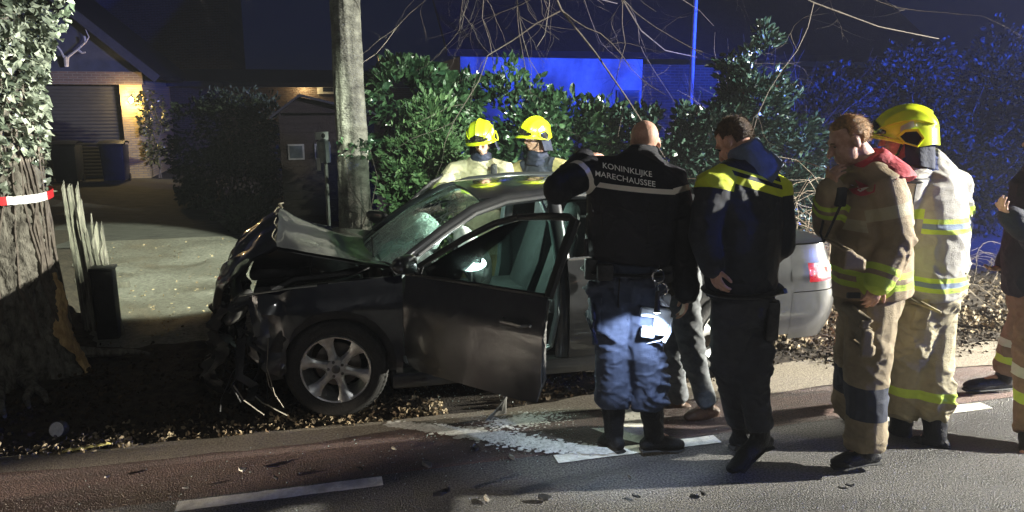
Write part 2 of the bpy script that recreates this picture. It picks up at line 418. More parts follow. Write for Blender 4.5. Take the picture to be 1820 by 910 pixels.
def stems(name, base, tips, r, m, parent, seg=5, wig=0.15, seed=0):
    rg = random.Random(seed); mb = MB()
    for t in tips:
        b = Vector(base) + Vector((rg.uniform(-.1, .1), rg.uniform(-.1, .1), 0)); t = Vector(t); pts = []
        for k in range(6):
            s = k / 5; p = b.lerp(t, s) + Vector((rg.uniform(-wig, wig), rg.uniform(-wig, wig), 0)) * math.sin(s * 3.14)
            pts.append(p)
        mb.tube(pts, [r * (1 - .8 * k / 5) for k in range(6)], seg)
    return mb.build(name, m, parent)
M_bark = mat('bark', (0.055, 0.045, 0.034), 0.9, scale=20, bump=1, bscale=60, col2=(0.15, 0.135, 0.11))
M_twig = mat('twig', (0.06, 0.05, 0.04), 0.8, scale=20, col2=(0.14, 0.12, 0.095))
M_laurel = leafmat('laurel_leaf', (0.012, 0.035, 0.018), (0.05, 0.10, 0.045), 0.28, 0.6)
M_laurel2 = leafmat('blue_laurel_leaf', (0.010, 0.028, 0.02), (0.045, 0.085, 0.06), 0.26, 0.7)
M_conif = leafmat('conifer_spray', (0.022, 0.055, 0.02), (0.075, 0.135, 0.05), 0.55, 0.3)
M_ivy = leafmat('ivy_leaf', (0.07, 0.095, 0.065), (0.30, 0.34, 0.26), 0.32, 0.6)
M_dark = leafmat('dark_hedge_leaf', (0.005, 0.010, 0.006), (0.022, 0.034, 0.017), 0.6, 0.25)
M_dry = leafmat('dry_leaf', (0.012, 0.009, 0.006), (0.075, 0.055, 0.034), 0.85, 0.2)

def shrub(name, label, loc, ells, n, L, wr, m, seed, shape='laurel', cat='shrub', group='garden shrubs behind the wreck', clump=2.2, shell=.55, thr=-.15, droop=.3, nst=9, single=0):
    t = empty(name, loc, label, cat, group)
    p, q = crown_points(ells, n, seed, clump, shell, thr)
    leaves('foliage', p, q, L, wr, m, t, seed=seed, shape=shape, droop=droop)['kind'] = 'stuff'
    rg = np.random.default_rng(seed); idx = rg.choice(len(p), nst)
    stems('stem', loc, [Vector(p[i]) * 0.93 + Vector(loc) * 0.07 for i in idx], 0.022, M_bark, t, seed=seed)
    return t
shrub('conifer_shrub', 'feathery green conifer shrub right beside the pale tree trunk', (1.15, 8.25, 0),
      [((1.15, 8.25, 1.0), (.52, .5, .75)), ((1.2, 8.25, 1.5), (.38, .38, .62)), ((1.0, 8.2, 1.4), (.3, .3, .45)), ((1.4, 8.15, 1.35), (.3, .3, .5)), ((1.05, 8.2, .5), (.5, .4, .45))],
      15000, 0.085, .22, M_conif, 21, 'quad', clump=5.0, shell=.5, thr=-.05, droop=-.9)
shrub('laurel_shrub', 'broad-leaved laurel bush behind the conifer, next to the pale trunk', (1.5, 9.4, 0),
      [((1.1, 9.4, 1.9), (.6, .5, .66)), ((1.7, 9.3, 1.8), (.5, .5, .55)), ((1.6, 9.1, 1.1), (.8, .5, .8))], 4600, 0.135, .26, M_laurel, 22)
shrub('laurel_shrub', 'glossy laurel bush behind the two helmeted firefighters, below the blue wall', (2.6, 8.9, 0),
      [((2.3, 8.9, 1.6), (.75, .5, .85)), ((2.75, 8.7, 1.35), (.8, .5, .75)), ((3.3, 8.9, 1.35), (.75, .5, .75)), ((2.6, 8.6, .7), (1.2, .5, .6))], 9000, 0.105, .26, M_laurel, 23)
shrub('laurel_shrub', 'low laurel bush behind the bald officer\'s head', (4.1, 8.7, 0),
      [((3.9, 8.6, 1.25), (.6, .45, .72)), ((4.4, 8.5, 1.2), (.6, .45, .8)), ((4.1, 8.3, .7), (.8, .45, .6))], 6500, 0.10, .27, M_laurel2, 24)
shrub('laurel_tree', 'tall pointed laurel with upright shoots behind the two police officers', (5.3, 8.4, 0),
      [((4.8, 8.4, 1.5), (.55, .5, .85)), ((5.25, 8.4, 1.7), (.55, .5, .95)), ((5.42, 8.4, 2.35), (.22, .22, .62)), ((4.95, 8.4, 2.2), (.2, .2, .45)), ((5.75, 8.3, 1.3), (.5, .4, .9)), ((5.2, 8.1, .8), (1.0, .5, .7))],
      10500, 0.11, .2, M_laurel2, 25, droop=-.3)
shrub('hedge', 'tall clipped hedge glowing blue at the far end of the garden', (9.2, 9.4, 0),
      [((7.4, 9.6, 1.3), (.9, .6, 1.25)), ((8.6, 9.4, 1.5), (1.1, .6, 1.45)), ((10.0, 9.2, 1.6), (1.3, .6, 1.5)), ((9.0, 8.9, .8), (2.3, .4, .8))], 15000, 0.07, .3, M_dark, 26, cat='hedge', nst=12)
shrub('hedge', 'dark unlit hedge between the driveway and the garden shed', (-1.6, 15.5, 0),
      [((-2.4, 17.0, 1.1), (.7, .7, 1.05)), ((-1.9, 16.6, 1.55), (.5, .5, .85)), ((-1.4, 16.2, 1.2), (.7, .7, 1.1)), ((-.9, 15.6, 1.5), (.5, .5, .75)), ((-.5, 15.2, .9), (.7, .5, .95)), ((-1.5, 15.6, .6), (1.1, .6, .6))], 9000, 0.10, .2, M_dark, 27, cat='hedge')
for (x, y, s, lab) in ((-2.25, 15.6, .42, 'low leafy plant at the end of the hedge beside the drive'), (-1.55, 13.7, .38, 'low leafy plant in front of the bamboo canes'), (-1.1, 12.6, .34, 'small leafy plant at the edge of the drive nearest the car')):
    shrub('low_plant', lab, (x, y, 0), [((x, y, s * .55), (s, s, s * .6))], 500, .12, .25, M_dark, int(x * 100) % 97, cat='plant', group='low plants along the drive', nst=5)
# bare twiggy bush and the dry vine tangle
def twigs(name, label, base, n, height, spread, r, m, seed, cat, group=None, droop=0.0, kinks=9, seg=4, sub=2, arc=.0):
    rg = random.Random(seed); mb = MB()
    t = empty(name, base, label, cat, group)
    for k in range(n):
        p = Vector(base) + Vector((rg.uniform(-1, 1) * spread[0] * .45, rg.uniform(-1, 1) * spread[1] * .5, 0.0))
        d = Vector((rg.gauss(0, .35 + arc), rg.gauss(0, .25), 1)).normalized(); L = height * rg.uniform(.5, 1.0) / kinks * (1 + arc * .6); pts = [p.copy()]
        for j in range(kinks):
            d = (d + Vector((rg.gauss(0, .16 + arc * .35), rg.gauss(0, .16 + arc * .2), -droop * j / kinks))).normalized(); p = p + d * L
            if p.z < 0.05: p.z = 0.05; d.z = abs(d.z)
            pts.append(p.copy())
        mb.tube(pts, [r * (1 - .75 * j / kinks) for j in range(kinks + 1)], seg)
        for _ in range(sub):
            j = rg.randint(3, kinks - 1); q = pts[j].copy(); dd = (d + Vector((rg.gauss(0, .7), rg.gauss(0, .7), rg.gauss(0, .4)))).normalized(); pp = [q.copy()]
            for _k in range(4):
                q = q + dd * L * .7; dd = (dd + Vector((rg.gauss(0, .2), rg.gauss(0, .2), rg.gauss(0, .15)))).normalized(); pp.append(q.copy())
            mb.tube(pp, [r * .55, r * .5, r * .4, r * .3, r * .2], 3)
    o = mb.build('branches', m, t); o['kind'] = 'stuff'
    return t
twigs('bare_bush', 'tall bare grey bush of fine twigs behind the pointed laurel', (6.9, 10.4, 0), 230, 2.9, (1.6, 1.0), .010, M_twig, 5, 'bush', sub=3)
twigs('dry_vine', 'tangle of dry pale vines behind the car\'s tail lamp', (4.45, 6.7, 0), 190, 1.75, (1.5, .6), .007, mat('pale_vine', (.10, .08, .06), .8, scale=30, col2=(.30, .26, .20)), 6, 'vine', 'dry vines along the verge', droop=.5, arc=.6)
twigs('dry_vine', 'tangle of dry vines at the road edge behind the fire crew', (6.2, 6.9, 0), 190, .85, (2.6, .8), .006, mat('brown_vine', (.06, .05, .035), .85, scale=30, col2=(.16, .13, .10)), 8, 'vine', 'dry vines along the verge', droop=.5, arc=.4)

# ------------------------------------------------------------------ leaf litter
def litter(name, label, n, fn, L, m, seed, cat='leaves', lift=.006, clump=True):
    rg = np.random.default_rng(seed); C = []
    while len(C) < n:
        x, y = fn(rg)
        if clump and pn1(x * 2.2, y * 2.2, seed) + .5 * pn1(x * 7, y * 7, seed) < rg.uniform(-.5, .55): continue
        C.append((x, y, ground_z(x, y) + lift + rg.random() * .012))
    C = np.array(C); N = rg.normal(size=(n, 3)); N[:, 2] = np.abs(N[:, 2]) * .35
    o = leaves(name, C, N, L, .38, m, None, seed=seed, droop=0, shape='laurel'); return tag(o, label, cat, kind='stuff')
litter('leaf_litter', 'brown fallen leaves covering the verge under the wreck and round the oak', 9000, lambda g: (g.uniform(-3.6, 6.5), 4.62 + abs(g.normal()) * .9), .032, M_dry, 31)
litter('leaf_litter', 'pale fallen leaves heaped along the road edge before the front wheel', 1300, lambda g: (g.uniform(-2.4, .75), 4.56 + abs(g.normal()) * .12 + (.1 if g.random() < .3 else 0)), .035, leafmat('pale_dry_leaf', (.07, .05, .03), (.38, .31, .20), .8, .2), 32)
litter('leaf_litter', 'scattered leaf scraps on the pale paving of the drive', 800, lambda g: ((lambda y: (g.uniform(-1.8 - 1.75 * (y - 6.4) / 5.6, 0 - 1.2 * (y - 6.4) / 5.6), y))(6.7 + 5.2 * g.random() ** 1.3)), 0.03, MATS['pale_dry_leaf'], 33, lift=.018)
litter('leaf_litter', 'leaves and twigs under the dry vines at the right', 3500, lambda g: (g.uniform(3.6, 8.0), 5.1 + abs(g.normal()) * .8), .045, leafmat('mid_dry_leaf', (.04, .03, .02), (.24, .19, .12), .8, .2), 34)
# ================================================================== TREES
def bark_tree(name, label, x0, y0, rfun, height, ridge, m, seed, lean=(0, 0), nth=128, nz=200, group=None):
    t = empty(name, (x0, y0, 0), label, 'tree', group)
    th = np.linspace(0, 2 * np.pi, nth, endpoint=False); zz = np.linspace(-0.08, height, nz)
    TH, Z = np.meshgrid(th, zz, indexing='ij'); th_, z_ = TH.ravel(), Z.ravel()
    r = np.array([rfun(z) for z in zz])[None, :].repeat(nth, 0).ravel()
    flare = 1 + 0.16 * np.exp(-np.maximum(z_, 0) / .22) * np.sin(th_ * 5 + seed)
    cx, sx = np.cos(th_), np.sin(th_)
    q = np.stack([cx * r * 19, sx * r * 19, z_ * 7.5], 1)
    q[:, 0] += pn(np.stack([cx * 4, sx * 4, z_ * 6], 1)) * 1.6; q[:, 1] += pn(np.stack([cx * 4, sx * 4, z_ * 6 + 40], 1)) * 1.6
    n1 = np.clip(np.abs(pn(q + seed)) * 4.2 - .55, -1, .75)
    n2 = pn(np.stack([cx * 3, sx * 3, z_ * 1.5], 1) + seed)
    n3 = pn(np.stack([cx * r * 60, sx * r * 60, z_ * 30], 1))
    rr = r * flare + ridge * np.clip(n1, -.8, 1) + .03 * n2 * (r / .35) + ridge * .45 * n3
    V = np.stack([x0 + cx * rr + lean[0] * z_, y0 + sx * rr + lean[1] * z_, z_], 1)
    F = [(i * nz + j, ((i + 1) % nth) * nz + j, ((i + 1) % nth) * nz + j + 1, i * nz + j + 1) for i in range(nth) for j in range(nz - 1)]
    mesh_obj('trunk', V, F, m, t)
    return t, BVHTree.FromPolygons([Vector(v) for v in V], F)
M_oak = mat('oak_bark', (0.05, 0.045, 0.035), .9, scale=22, bump=1, bscale=70, col2=(.20, .19, .155), stretch=(1, 1, .35))
M_beech = mat('beech_bark', (0.06, 0.06, 0.05), .8, scale=7, bump=.7, bscale=40, col2=(.20, .205, .17), stretch=(1, 1, 1.6), detail=10)
OX, OY = -2.35, 6.15
oak, BV_oak = bark_tree('oak_tree', 'thick oak trunk wrapped in ivy with red and white tape', OX, OY,
                        lambda z: .375 + .11 * math.exp(-max(z, 0) / .38) - .012 * z, 4.6, .017, M_oak, 3, nth=220, nz=360)
# torn pale wood where the car struck
def on_trunk(bv, cx, cy, th, z, off=.0):
    d = Vector((math.cos(th), math.sin(th), 0)); h = bv.ray_cast(Vector((cx, cy, z)) + d * 1.5, -d)
    return (h[0] if h[0] is not None else Vector((cx, cy, z)) + d * .4) + d * off
thv = math.atan2(-OY, -OX)               # towards the camera
def strip(u, v):
    z = .80 * (1 - u) + .02 * u; w = .03 + .09 * math.sin(min(1, u * 1.1) * 2.2)
    th = thv + .98 + (v - .5) * w * 3.4 + .08 * math.sin(u * 9) + .05 * pn1(u * 14, v * 3)
    return on_trunk(BV_oak, OX, OY, th, z, .018 + .016 * pn1(u * 6, v * 12) + .025 * math.sin(v * 3.14))
MB().grid(strip, 34, 8).build('torn_wood', mat('raw_wood', (.36, .23, .10), .8, scale=30, bump=.8, bscale=90, col2=(.62, .44, .21), stretch=(1, 1, .25)), oak)
# knot on the trunk and surface roots
mb = MB()
for k in range(9):
    th = thv + random.uniform(-1.4, 1.5); a = on_trunk(BV_oak, OX, OY, th, .12, -.03); d = Vector((math.cos(th), math.sin(th), 0)); s = d.cross(Vector((0, 0, 1)))
    pts = [a + d * (.14 * j) + s * random.uniform(-.05, .05) + Vector((0, 0, (.0 if j == 0 else -.02 * j))) for j in range(5)]
    MB().tube(pts, [.05, .04, .032, .025, .012], 7).build('root', M_oak, oak)
mb = MB(); p = on_trunk(BV_oak, OX, OY, thv - .12, .42); d = Vector((math.cos(thv), math.sin(thv), 0)); s = d.cross(Vector((0, 0, 1)))
mb.ell(p - d * .02, (s * .09, d * .06, Vector((0, 0, .10))), 14, 10); mb.ell(p + d * .03, (s * .05, d * .03, Vector((0, 0, .06))), 12, 8)
mb.build('knot', M_oak, oak)
# red and white barrier tape
M_tr = mat('tape_red', (.55, .03, .035), .35, var=.1); M_tw = mat('tape_white', (.75, .74, .70), .35, var=.08)
mb = MB(); NT = 120; pr = []
for k in range(NT + 1):
    th = 2 * math.pi * k / NT; q = on_trunk(BV_oak, OX, OY, th, 1.375, .012); pr.append(max((q - Vector((OX, OY, 1.375))).length, .41))
pr = [sum(pr[(k + j) % NT] for j in range(-5, 6)) / 11 + .006 for k in range(NT)]
for k in range(NT):
    c = []
    for kk, z in ((k, 1.345), (k + 1, 1.345), (k + 1, 1.405), (k, 1.405)):
        th = 2 * math.pi * kk / NT; r = pr[kk % NT]; c.append((OX + r * math.cos(th), OY + r * math.sin(th), z + .006 * math.sin(th * 3) + .004 * pn1(kk * .7)))
    rel = ((2 * math.pi * (k + .5) / NT - thv + math.pi) % (2 * math.pi)) - math.pi
    mb.add(c, [(0, 1, 2, 3)], 1 if .24 < rel < 1.05 or 1.9 < rel < 2.7 or -1.7 < rel < -1.0 else 0)
tp = mb.build('barrier_tape', [M_tr, M_tw]); tag(tp, 'red and white barrier tape tied round the ivy-covered oak', 'tape')
# ivy: the largest leaves are single parts
ivy = empty('ivy', (OX, OY, 0), 'pale ivy climbing the oak trunk above the tape', 'ivy')
rg = np.random.default_rng(5); C = []; N = []
for k in range(5200):
    th = thv + rg.uniform(-1.75, 1.75); z = 1.25 + 2.2 * rg.random() ** .8
    dens = min(1, max(0, (z - 1.30) / .75)) ** 1.2
    bare = pn1(math.cos(th) * 3, math.sin(th) * 3, z * 1.6)
    if rg.random() > dens or bare > .34 - .2 * (z < 1.9): continue
    off = .02 + .05 * rg.random() * dens + (.07 * rg.random() if z > 2.2 else 0)
    C.append(on_trunk(BV_oak, OX, OY, th, z, off)); N.append((math.cos(th) * .55, math.sin(th) * .55, -.55))
for k in range(260):                       # loose spray hanging off the sunny side
    z = 2.35 + rg.random() * .75; th = thv + 1.25 + rg.normal() * .12
    C.append(Vector((OX, OY, z)) + Vector((math.cos(th), math.sin(th), 0)) * (.42 + .28 * rg.random() * min(1, (z - 2.2) * 2))); N.append((.4, -.5, -.5))
C = np.array([tuple(c) for c in C]); N = np.array(N)
face = (C[:, 0] - OX) * math.cos(thv) + (C[:, 1] - OY) * math.sin(thv)
order = np.argsort(-(face + .0 * C[:, 2])); big = order[:260]; rest = order[260:]
leaves('foliage', C[rest], N[rest], .056, .52, M_ivy, ivy, seed=6, shape='ivy')['kind'] = 'stuff'
proto = [leaves('leaf', np.zeros((1, 3)), np.array([[0, 1., 0]]), .066, .52, M_ivy, None, seed=60 + k, shape='ivy', tint=np.array([.25 + .12 * k])) for k in range(6)]
for k, i in enumerate(big):
    pr_ = proto[k % 6]; o = pr_ if k < 6 else pr_.copy()
    if k >= 6: COL.objects.link(o)
    o.parent = ivy; o.matrix_parent_inverse = ivy.matrix_basis.inverted()
    o.location = C[i]; q = Vector(N[i]).to_track_quat('Y', 'Z').to_euler(); o.rotation_euler = (q.x + random.gauss(0, .4), q.y + random.gauss(0, .5), q.z + random.gauss(0, .5)); s = random.uniform(.65, 1.25); o.scale = (s, s, s)
mb = MB()
for k in range(26):                        # ivy stems climbing the bark
    th = thv + random.uniform(-1.5, 1.5); pts = []; w = random.uniform(.04, .1)
    for j in range(14):
        z = .35 + j * .2; th += random.gauss(0, w); pts.append(on_trunk(BV_oak, OX, OY, th, z, .006))
    mb.tube(pts, [.014 - .0006 * j for j in range(14)], 5)
mb.build('stem', M_twig, ivy)
# the pale second trunk with hanging bare branches
BX, BY = .36, 8.0
beech, BV_b = bark_tree('beech_tree', 'pale straight tree trunk with drooping bare branches behind the bonnet', BX, BY, lambda z: .165 + .07 * math.exp(-max(z, 0) / .4) - .006 * z, 6.5, .004, M_beech, 8, lean=(-.006, 0), nth=64, nz=110)
mb = MB(); rgt = random.Random(12)
def branch(p, d, L, r, depth, droop):
    n = 9; pts = [p.copy()]; dirs = []
    for j in range(n):
        d = (d + Vector((rgt.gauss(0, .20), rgt.gauss(0, .20), rgt.gauss(0, .13) - droop * (1.5 if j < n * .6 else -1.3)))).normalized(); p = p + d * L / n; pts.append(p.copy()); dirs.append(d.copy())
    mb.tube(pts, [r * (1 - .72 * j / n) for j in range(n + 1)], 6 if depth == 0 else 4)
    if depth < 3:
        for _ in range((6, 4, 3)[depth]):
            j = rgt.randint(2, n - 1); a = dirs[j]; s = Vector((rgt.gauss(0, 1), rgt.gauss(0, 1), rgt.gauss(-.1, .6)))
            branch(pts[j], (a * 1.0 + s * .75).normalized(), L * rgt.uniform(.25, .55), r * (1 - .72 * j / n) * .6, depth + 1, droop * .75)
for (az, z, L, r, dr) in ((0, 3.9, 4.4, .035, .075), (-14, 3.65, 3.6, .03, .09), (14, 4.1, 5.4, .035, .07), (-30, 4.0, 3.2, .028, .10), (30, 4.2, 3.4, .025, .08), (-4, 4.5, 6.2, .035, .075),
                      (165, 3.7, 1.8, .020, .10), (182, 3.9, 2.4, .024, .08), (2, 4.3, 6.8, .034, .06), (20, 3.9, 5.8, .03, .05), (205, 3.55, 1.5, .018, .10), (-8, 3.5, 2.6, .022, .06), (8, 3.75, 4.9, .028, .055)):
    a = R(az); branch(Vector((BX, BY, z + .48)), Vector((math.cos(a), math.sin(a), .12)).normalized(), L, r * .62, 0, dr * .85)
mb.build('crown', mat('bare_twig', (.05, .042, .035), .75, scale=30, col2=(.12, .10, .085)), beech)
bi = empty('ivy', (BX, BY, 0), 'small ivy clump at the foot of the pale trunk\'s lit part', 'ivy')
rg = np.random.default_rng(9); C = []; N = []
for k in range(60):
    th = rg.uniform(-2.6, .3); z = 1.46 + .20 * rg.random(); C.append(tuple(on_trunk(BV_b, BX, BY, th, z, .008))); N.append((math.cos(th), math.sin(th), .3))
leaves('foliage', np.array(C), np.array(N), .05, .5, M_laurel, bi, seed=3, shape='ivy')['kind'] = 'stuff'
stems('stem', (BX + .1, BY - .25, 0), [(BX + .15, BY - .2, 1.6), (BX - .1, BY - .22, 1.5)], .009, M_twig, bi)

# ------------------------------------------------------------------ smashed palings and the black post beside the oak
M_pal = mat('weathered_wood', (.045, .042, .034), .85, scale=14, bump=.8, bscale=80, col2=(.20, .19, .155), stretch=(3, 3, .3))
pf = empty('broken_paling_fence', (-1.95, 7.1, 0), 'splintered weathered palings leaning beside the oak', 'fence')
rp_ = random.Random(4)
for k in range(17):
    u = k / 16; x = -2.10 + .34 * u; y = 7.15 - .12 * u + rp_.uniform(-.05, .05)
    h = (1.34 - .05 * rp_.random()) if k < 5 else (1.2 - .55 * (u - .3) + rp_.uniform(-.10, .10))
    w = rp_.uniform(.02, .045); dx = rp_.uniform(-.10, .02) * (1.4 if k > 5 else .5); mb = MB()
    v = []
    for (s, z) in ((0, 0), (.5, h * .5), (1, h)):
        for (a, b) in ((-1, -1), (1, -1), (1, 1), (-1, 1)):
            v.append((x + a * w / 2 * (1 - .35 * s) + dx * s, y + b * .012, z + (.06 * a * rp_.uniform(.2, 1) if s == 1 else 0)))
    f = [(3, 2, 1, 0), (8, 9, 10, 11)] + [(r0 + i, r0 + (i + 1) % 4, r0 + 4 + (i + 1) % 4, r0 + 4 + i) for r0 in (0, 4) for i in range(4)]
    mb.add(v, f); mb.build('paling', M_pal, pf, smooth=False)
mb = MB(); mb.box((-1.93, 7.2, .42), (.42, .03, .05)); mb.build('rail', M_pal, pf, smooth=False)
bpst = empty('gate_post', (-1.86, 6.95, 0), 'short black post with a square cap beside the palings', 'post')
MB().box((-1.86, 6.95, .31), (.17, .16, .62), bev=.012).build('post', mat('black_post', (.02, .02, .02), .6, bump=.3), bpst)
MB().box((-1.86, 6.95, .635), (.19, .18, .03), bev=.008).build('cap', MATS['black_post'], bpst)
# bits by the road edge
p = gr(100, 778); o = empty('cut_branch_disc', p, 'pale round sawn disc lying on the verge by the oak', 'wood')
d = (Vector((-.3, -.9, .35))).normalized()
MB().lathe([(.0, 0), (.050, 0), (.052, .006), (.052, .05), (.0, .05)], p + Vector((0, .02, .045)) - d * .05, d, 24).build('bark_ring', M_bark, o)
MB().lathe([(.0, .052), (.02, .0535), (.046, .052), (.047, .049)], p + Vector((0, .02, .045)) - d * .05, d, 24).build('cut_face', mat('sawn_face', (.62, .60, .46), .8, scale=60, col2=(.80, .78, .64)), o)
mb = MB(); a, b = gr(112, 806), gr(198, 793)
for k in range(5):
    q = a.lerp(b, k / 5) + Vector((0, random.uniform(-.012, .012), .012)); e = a.lerp(b, min(1, k / 5 + random.uniform(.2, .45))) + Vector((0, random.uniform(-.02, .02), .015))
    mb.tube([q, (q + e) / 2 + Vector((0, 0, .008)), e], [(.006, .014), (.006, .018), (.003, .006)], 6)
tag(mb.build('wood_splinter', mat('fresh_splinter', (.55, .45, .12), .7, scale=40, col2=(.75, .66, .25)), origin=a), 'fresh yellow wood splinter lying along the road edge', 'splinter')

# ================================================================== BUILDINGS
def brickmat(name, c1, c2, mortar, sc=1.0, rough=.85):
    m = bpy.data.materials.new(name); m.use_nodes = True; nt = m.node_tree; b = nt.nodes['Principled BSDF']; b.inputs['Roughness'].default_value = rough
    tc = _n(nt, 'ShaderNodeTexCoord'); mp = _n(nt, 'ShaderNodeMapping'); mp.inputs['Rotation'].default_value = (R(90), 0, 0)
    br = _n(nt, 'ShaderNodeTexBrick'); br.inputs['Color1'].default_value = (*c1, 1); br.inputs['Color2'].default_value = (*c2, 1); br.inputs['Mortar'].default_value = (*mortar, 1)
    br.inputs['Scale'].default_value = sc; br.inputs['Brick Width'].default_value = .22; br.inputs['Row Height'].default_value = .0625; br.inputs['Mortar Size'].default_value = .009
    nt.links.new(tc.outputs['Object'], mp.inputs[0]); nt.links.new(mp.outputs[0], br.inputs[0]); nt.links.new(br.outputs[0], b.inputs['Base Color'])
    bp = _n(nt, 'ShaderNodeBump'); bp.inputs['Strength'].default_value = .7; bp.inputs['Distance'].default_value = .01; bp.invert = True
    nt.links.new(br.outputs['Fac'], bp.inputs['Height']); nt.links.new(bp.outputs[0], b.inputs['Normal'])
    MATS[name] = m; return m
M_ybrick = brickmat('yellow_brick', (.36, .27, .12), (.26, .19, .085), (.20, .17, .12))
M_dbrick = brickmat('dark_brick', (.10, .065, .05), (.065, .045, .036), (.11, .10, .09))
M_tile = mat('dark_roof_tile', (.010, .010, .012), .8, scale=6, bump=.5, bscale=20, spec=.15)
M_slat = mat('roller_door_paint', (.035, .035, .034), .45, var=.1, scale=3)
M_black = mat('black_plastic', (.012, .012, .013), .45, var=.2)
M_white = mat('white_paint', (.75, .75, .73), .5, var=.06)
GY = 22.0
g = empty('garage', (-6.5, GY, 0), 'brick garage with a dark roller door at the end of the drive', 'building')
for c_, s_ in (((-4.72, GY + .15, 1.24), (.55, .3, 2.48)), ((-9.3, GY + .15, 1.24), (1.2, .3, 2.48)), ((-4.55, GY + 3, 1.4), (.2, 5.4, 2.8)), ((-9.8, GY + 3, 1.4), (.2, 5.4, 2.8))): MB().box(c_, s_).build('wall', M_ybrick, g, smooth=False)
MB().box((-7.15, GY + .13, 2.645), (5.5, .34, .33)).build('lintel', M_dbrick, g, smooth=False)
for k in range(27):
    z = 2.44 - k * .092
    if z < .05: break
    MB().grid(lambda u, v: Vector((-8.7 + 3.7 * v, GY + .20 - .016 * math.sin(u * math.pi), z - .088 * u)), 5, 1).build('slat', M_slat, g)
MB().box((-6.85, GY + .23, 1.2), (3.7, .02, 2.4)).build('door_back', M_black, g, smooth=False)
MB().box((-5.03, GY + .17, 1.24), (.07, .12, 2.48)).build('door_guide', M_black, g, smooth=False)
mb = MB()                                # gable and roof
mb.add([(-9.9, GY + .05, 2.81), (-4.4, GY + .05, 2.81), (-7.15, GY + .05, 5.3), (-9.9, GY + .2, 2.81), (-4.4, GY + .2, 2.81), (-7.15, GY + .2, 5.3)], [(0, 1, 2), (5, 4, 3), (0, 3, 4, 1), (1, 4, 5, 2), (2, 5, 3, 0)])
mb.build('gable', mat('gable_boards', (.03, .035, .05), .7, scale=5), g, smooth=False)
for s in (-1, 1):
    a = Vector((-7.15, 0, 5.42)); b = Vector((-7.15 + s * 3.15, 0, 2.62))
    n = Vector((s * 2.8, 0, 3.15)).normalized() * .12
    v = [(p.x, y, p.z) for y in (GY - .25, GY + 6) for p in (a, b, b + n, a + n)]
    MB().add(v, [(0, 1, 2, 3), (7, 6, 5, 4), (0, 4, 5, 1), (1, 5, 6, 2), (2, 6, 7, 3), (3, 7, 4, 0)]).build('roof', M_tile, g, smooth=False)
    v = [(p.x, y, p.z) for y in (GY - .29, GY - .253) for p in (a - n * .9, b - n * .9, b + n * .95, a + n * .95)]
    MB().add(v, [(0, 1, 2, 3), (7, 6, 5, 4), (0, 4, 5, 1), (1, 5, 6, 2), (2, 6, 7, 3), (3, 7, 4, 0)]).build('verge_board', mat('verge_paint', (.03, .03, .034), .7), g, smooth=False)
# wall lamp, lit
LP = Vector((-4.71, GY - .12, 2.08)); wl = empty('wall_lamp', LP, 'lit wall lamp on the yellow brick pier of the garage', 'lamp')
MB().ell(LP, (Vector((.055, 0, 0)), Vector((0, .055, 0)), Vector((0, 0, .075))), 14, 10).build('bulb', mat('lit_bulb', (1, .85, .5), emit=(1, .72, .30), estr=26), wl)
mb = MB(); mb.box((LP.x, GY - .02, LP.z + .02), (.10, .035, .16)); mb.tube([LP + Vector((0, .1, .11)), LP + Vector((0, 0, .12)), LP + Vector((0, 0, .075))], .012, 8); mb.build('bracket', M_black, wl)
lamp('wall_lamp_light', 'POINT', LP + Vector((0.0, -.12, 0)), 95, (1, .70, .28), size=.06)
# climber on the pier
cp_, cn_ = crown_points([((-4.25, GY - .05, 1.5), (.35, .25, 1.1))], 500, 41); t = empty('climbing_plant', (-4.25, GY - .05, 0), 'leafy climber beside the lit garage pier', 'plant')
leaves('foliage', cp_, cn_, .10, .4, leafmat('lit_climber', (.05, .06, .02), (.16, .15, .05)), t, seed=41)['kind'] = 'stuff'; stems('stem', (-4.25, GY - .05, 0), [(-4.3, GY - .1, 2), (-4.1, GY - .1, 2.2)], .02, M_twig, t)
# deer antlers on the gable
AP = atY(118, 112, GY - .12); an = empty('antlers', AP, 'pale deer antlers mounted on the garage gable', 'antlers'); mb = MB()
mb.tube([atY(118, 118, GY - .1), atY(118, 100, GY - .16)], [.05, .07], 8); mb.build('skull', mat('bone', (.4, .38, .33), .7), an)
mb = MB()
for pp in (((120, 102), (138, 88), (152, 75), (158, 66), (152, 52)), ((138, 88), (146, 94), (152, 93)), ((114, 102), (108, 90), (100, 80), (97, 66)), ((152, 75), (150, 64))):
    q = [atY(x, y, GY - .2 - .01 * i) for i, (x, y) in enumerate(pp)]; mb.tube(q, [.03 - .005 * i for i in range(len(q))], 6)
mb.build('antler', MATS['bone'], an)
# wheelie bins
def bin_(x, y, label, m):
    t = empty('wheelie_bin', (x, y, 0), label, 'bin', 'wheelie bins by the garage')
    MB().box((x, y, .50), (.50, .60, .90), taper=1.12, bev=.03).build('body', m, t)
    mb = MB(); mb.grid(lambda u, v: Vector((x - .31 + .62 * u, y - .38 + .74 * v, .99 + .07 * math.sin(v * 3.14) + .02 * math.sin(u * 3.14))), 8, 8); mb.box((x, y - .37, .965), (.62, .03, .06)); mb.build('lid', m, t)
    mb = MB(); mb.tube([(x - .27, y + .38, .98), (x - .27, y + .43, 1.0), (x + .27, y + .43, 1.0), (x + .27, y + .38, .98)], .016, 6); mb.build('handle', M_black, t)
    for s in (-1, 1): MB().lathe([(.0, 0), (.10, 0), (.10, .05), (0, .05)], (x + s * .24 - .025, y + .25, .10), (1, 0, 0), 16).build('wheel', M_black, t)
M_bin = mat('bin_plastic', (.018, .022, .03), .4, var=.15)
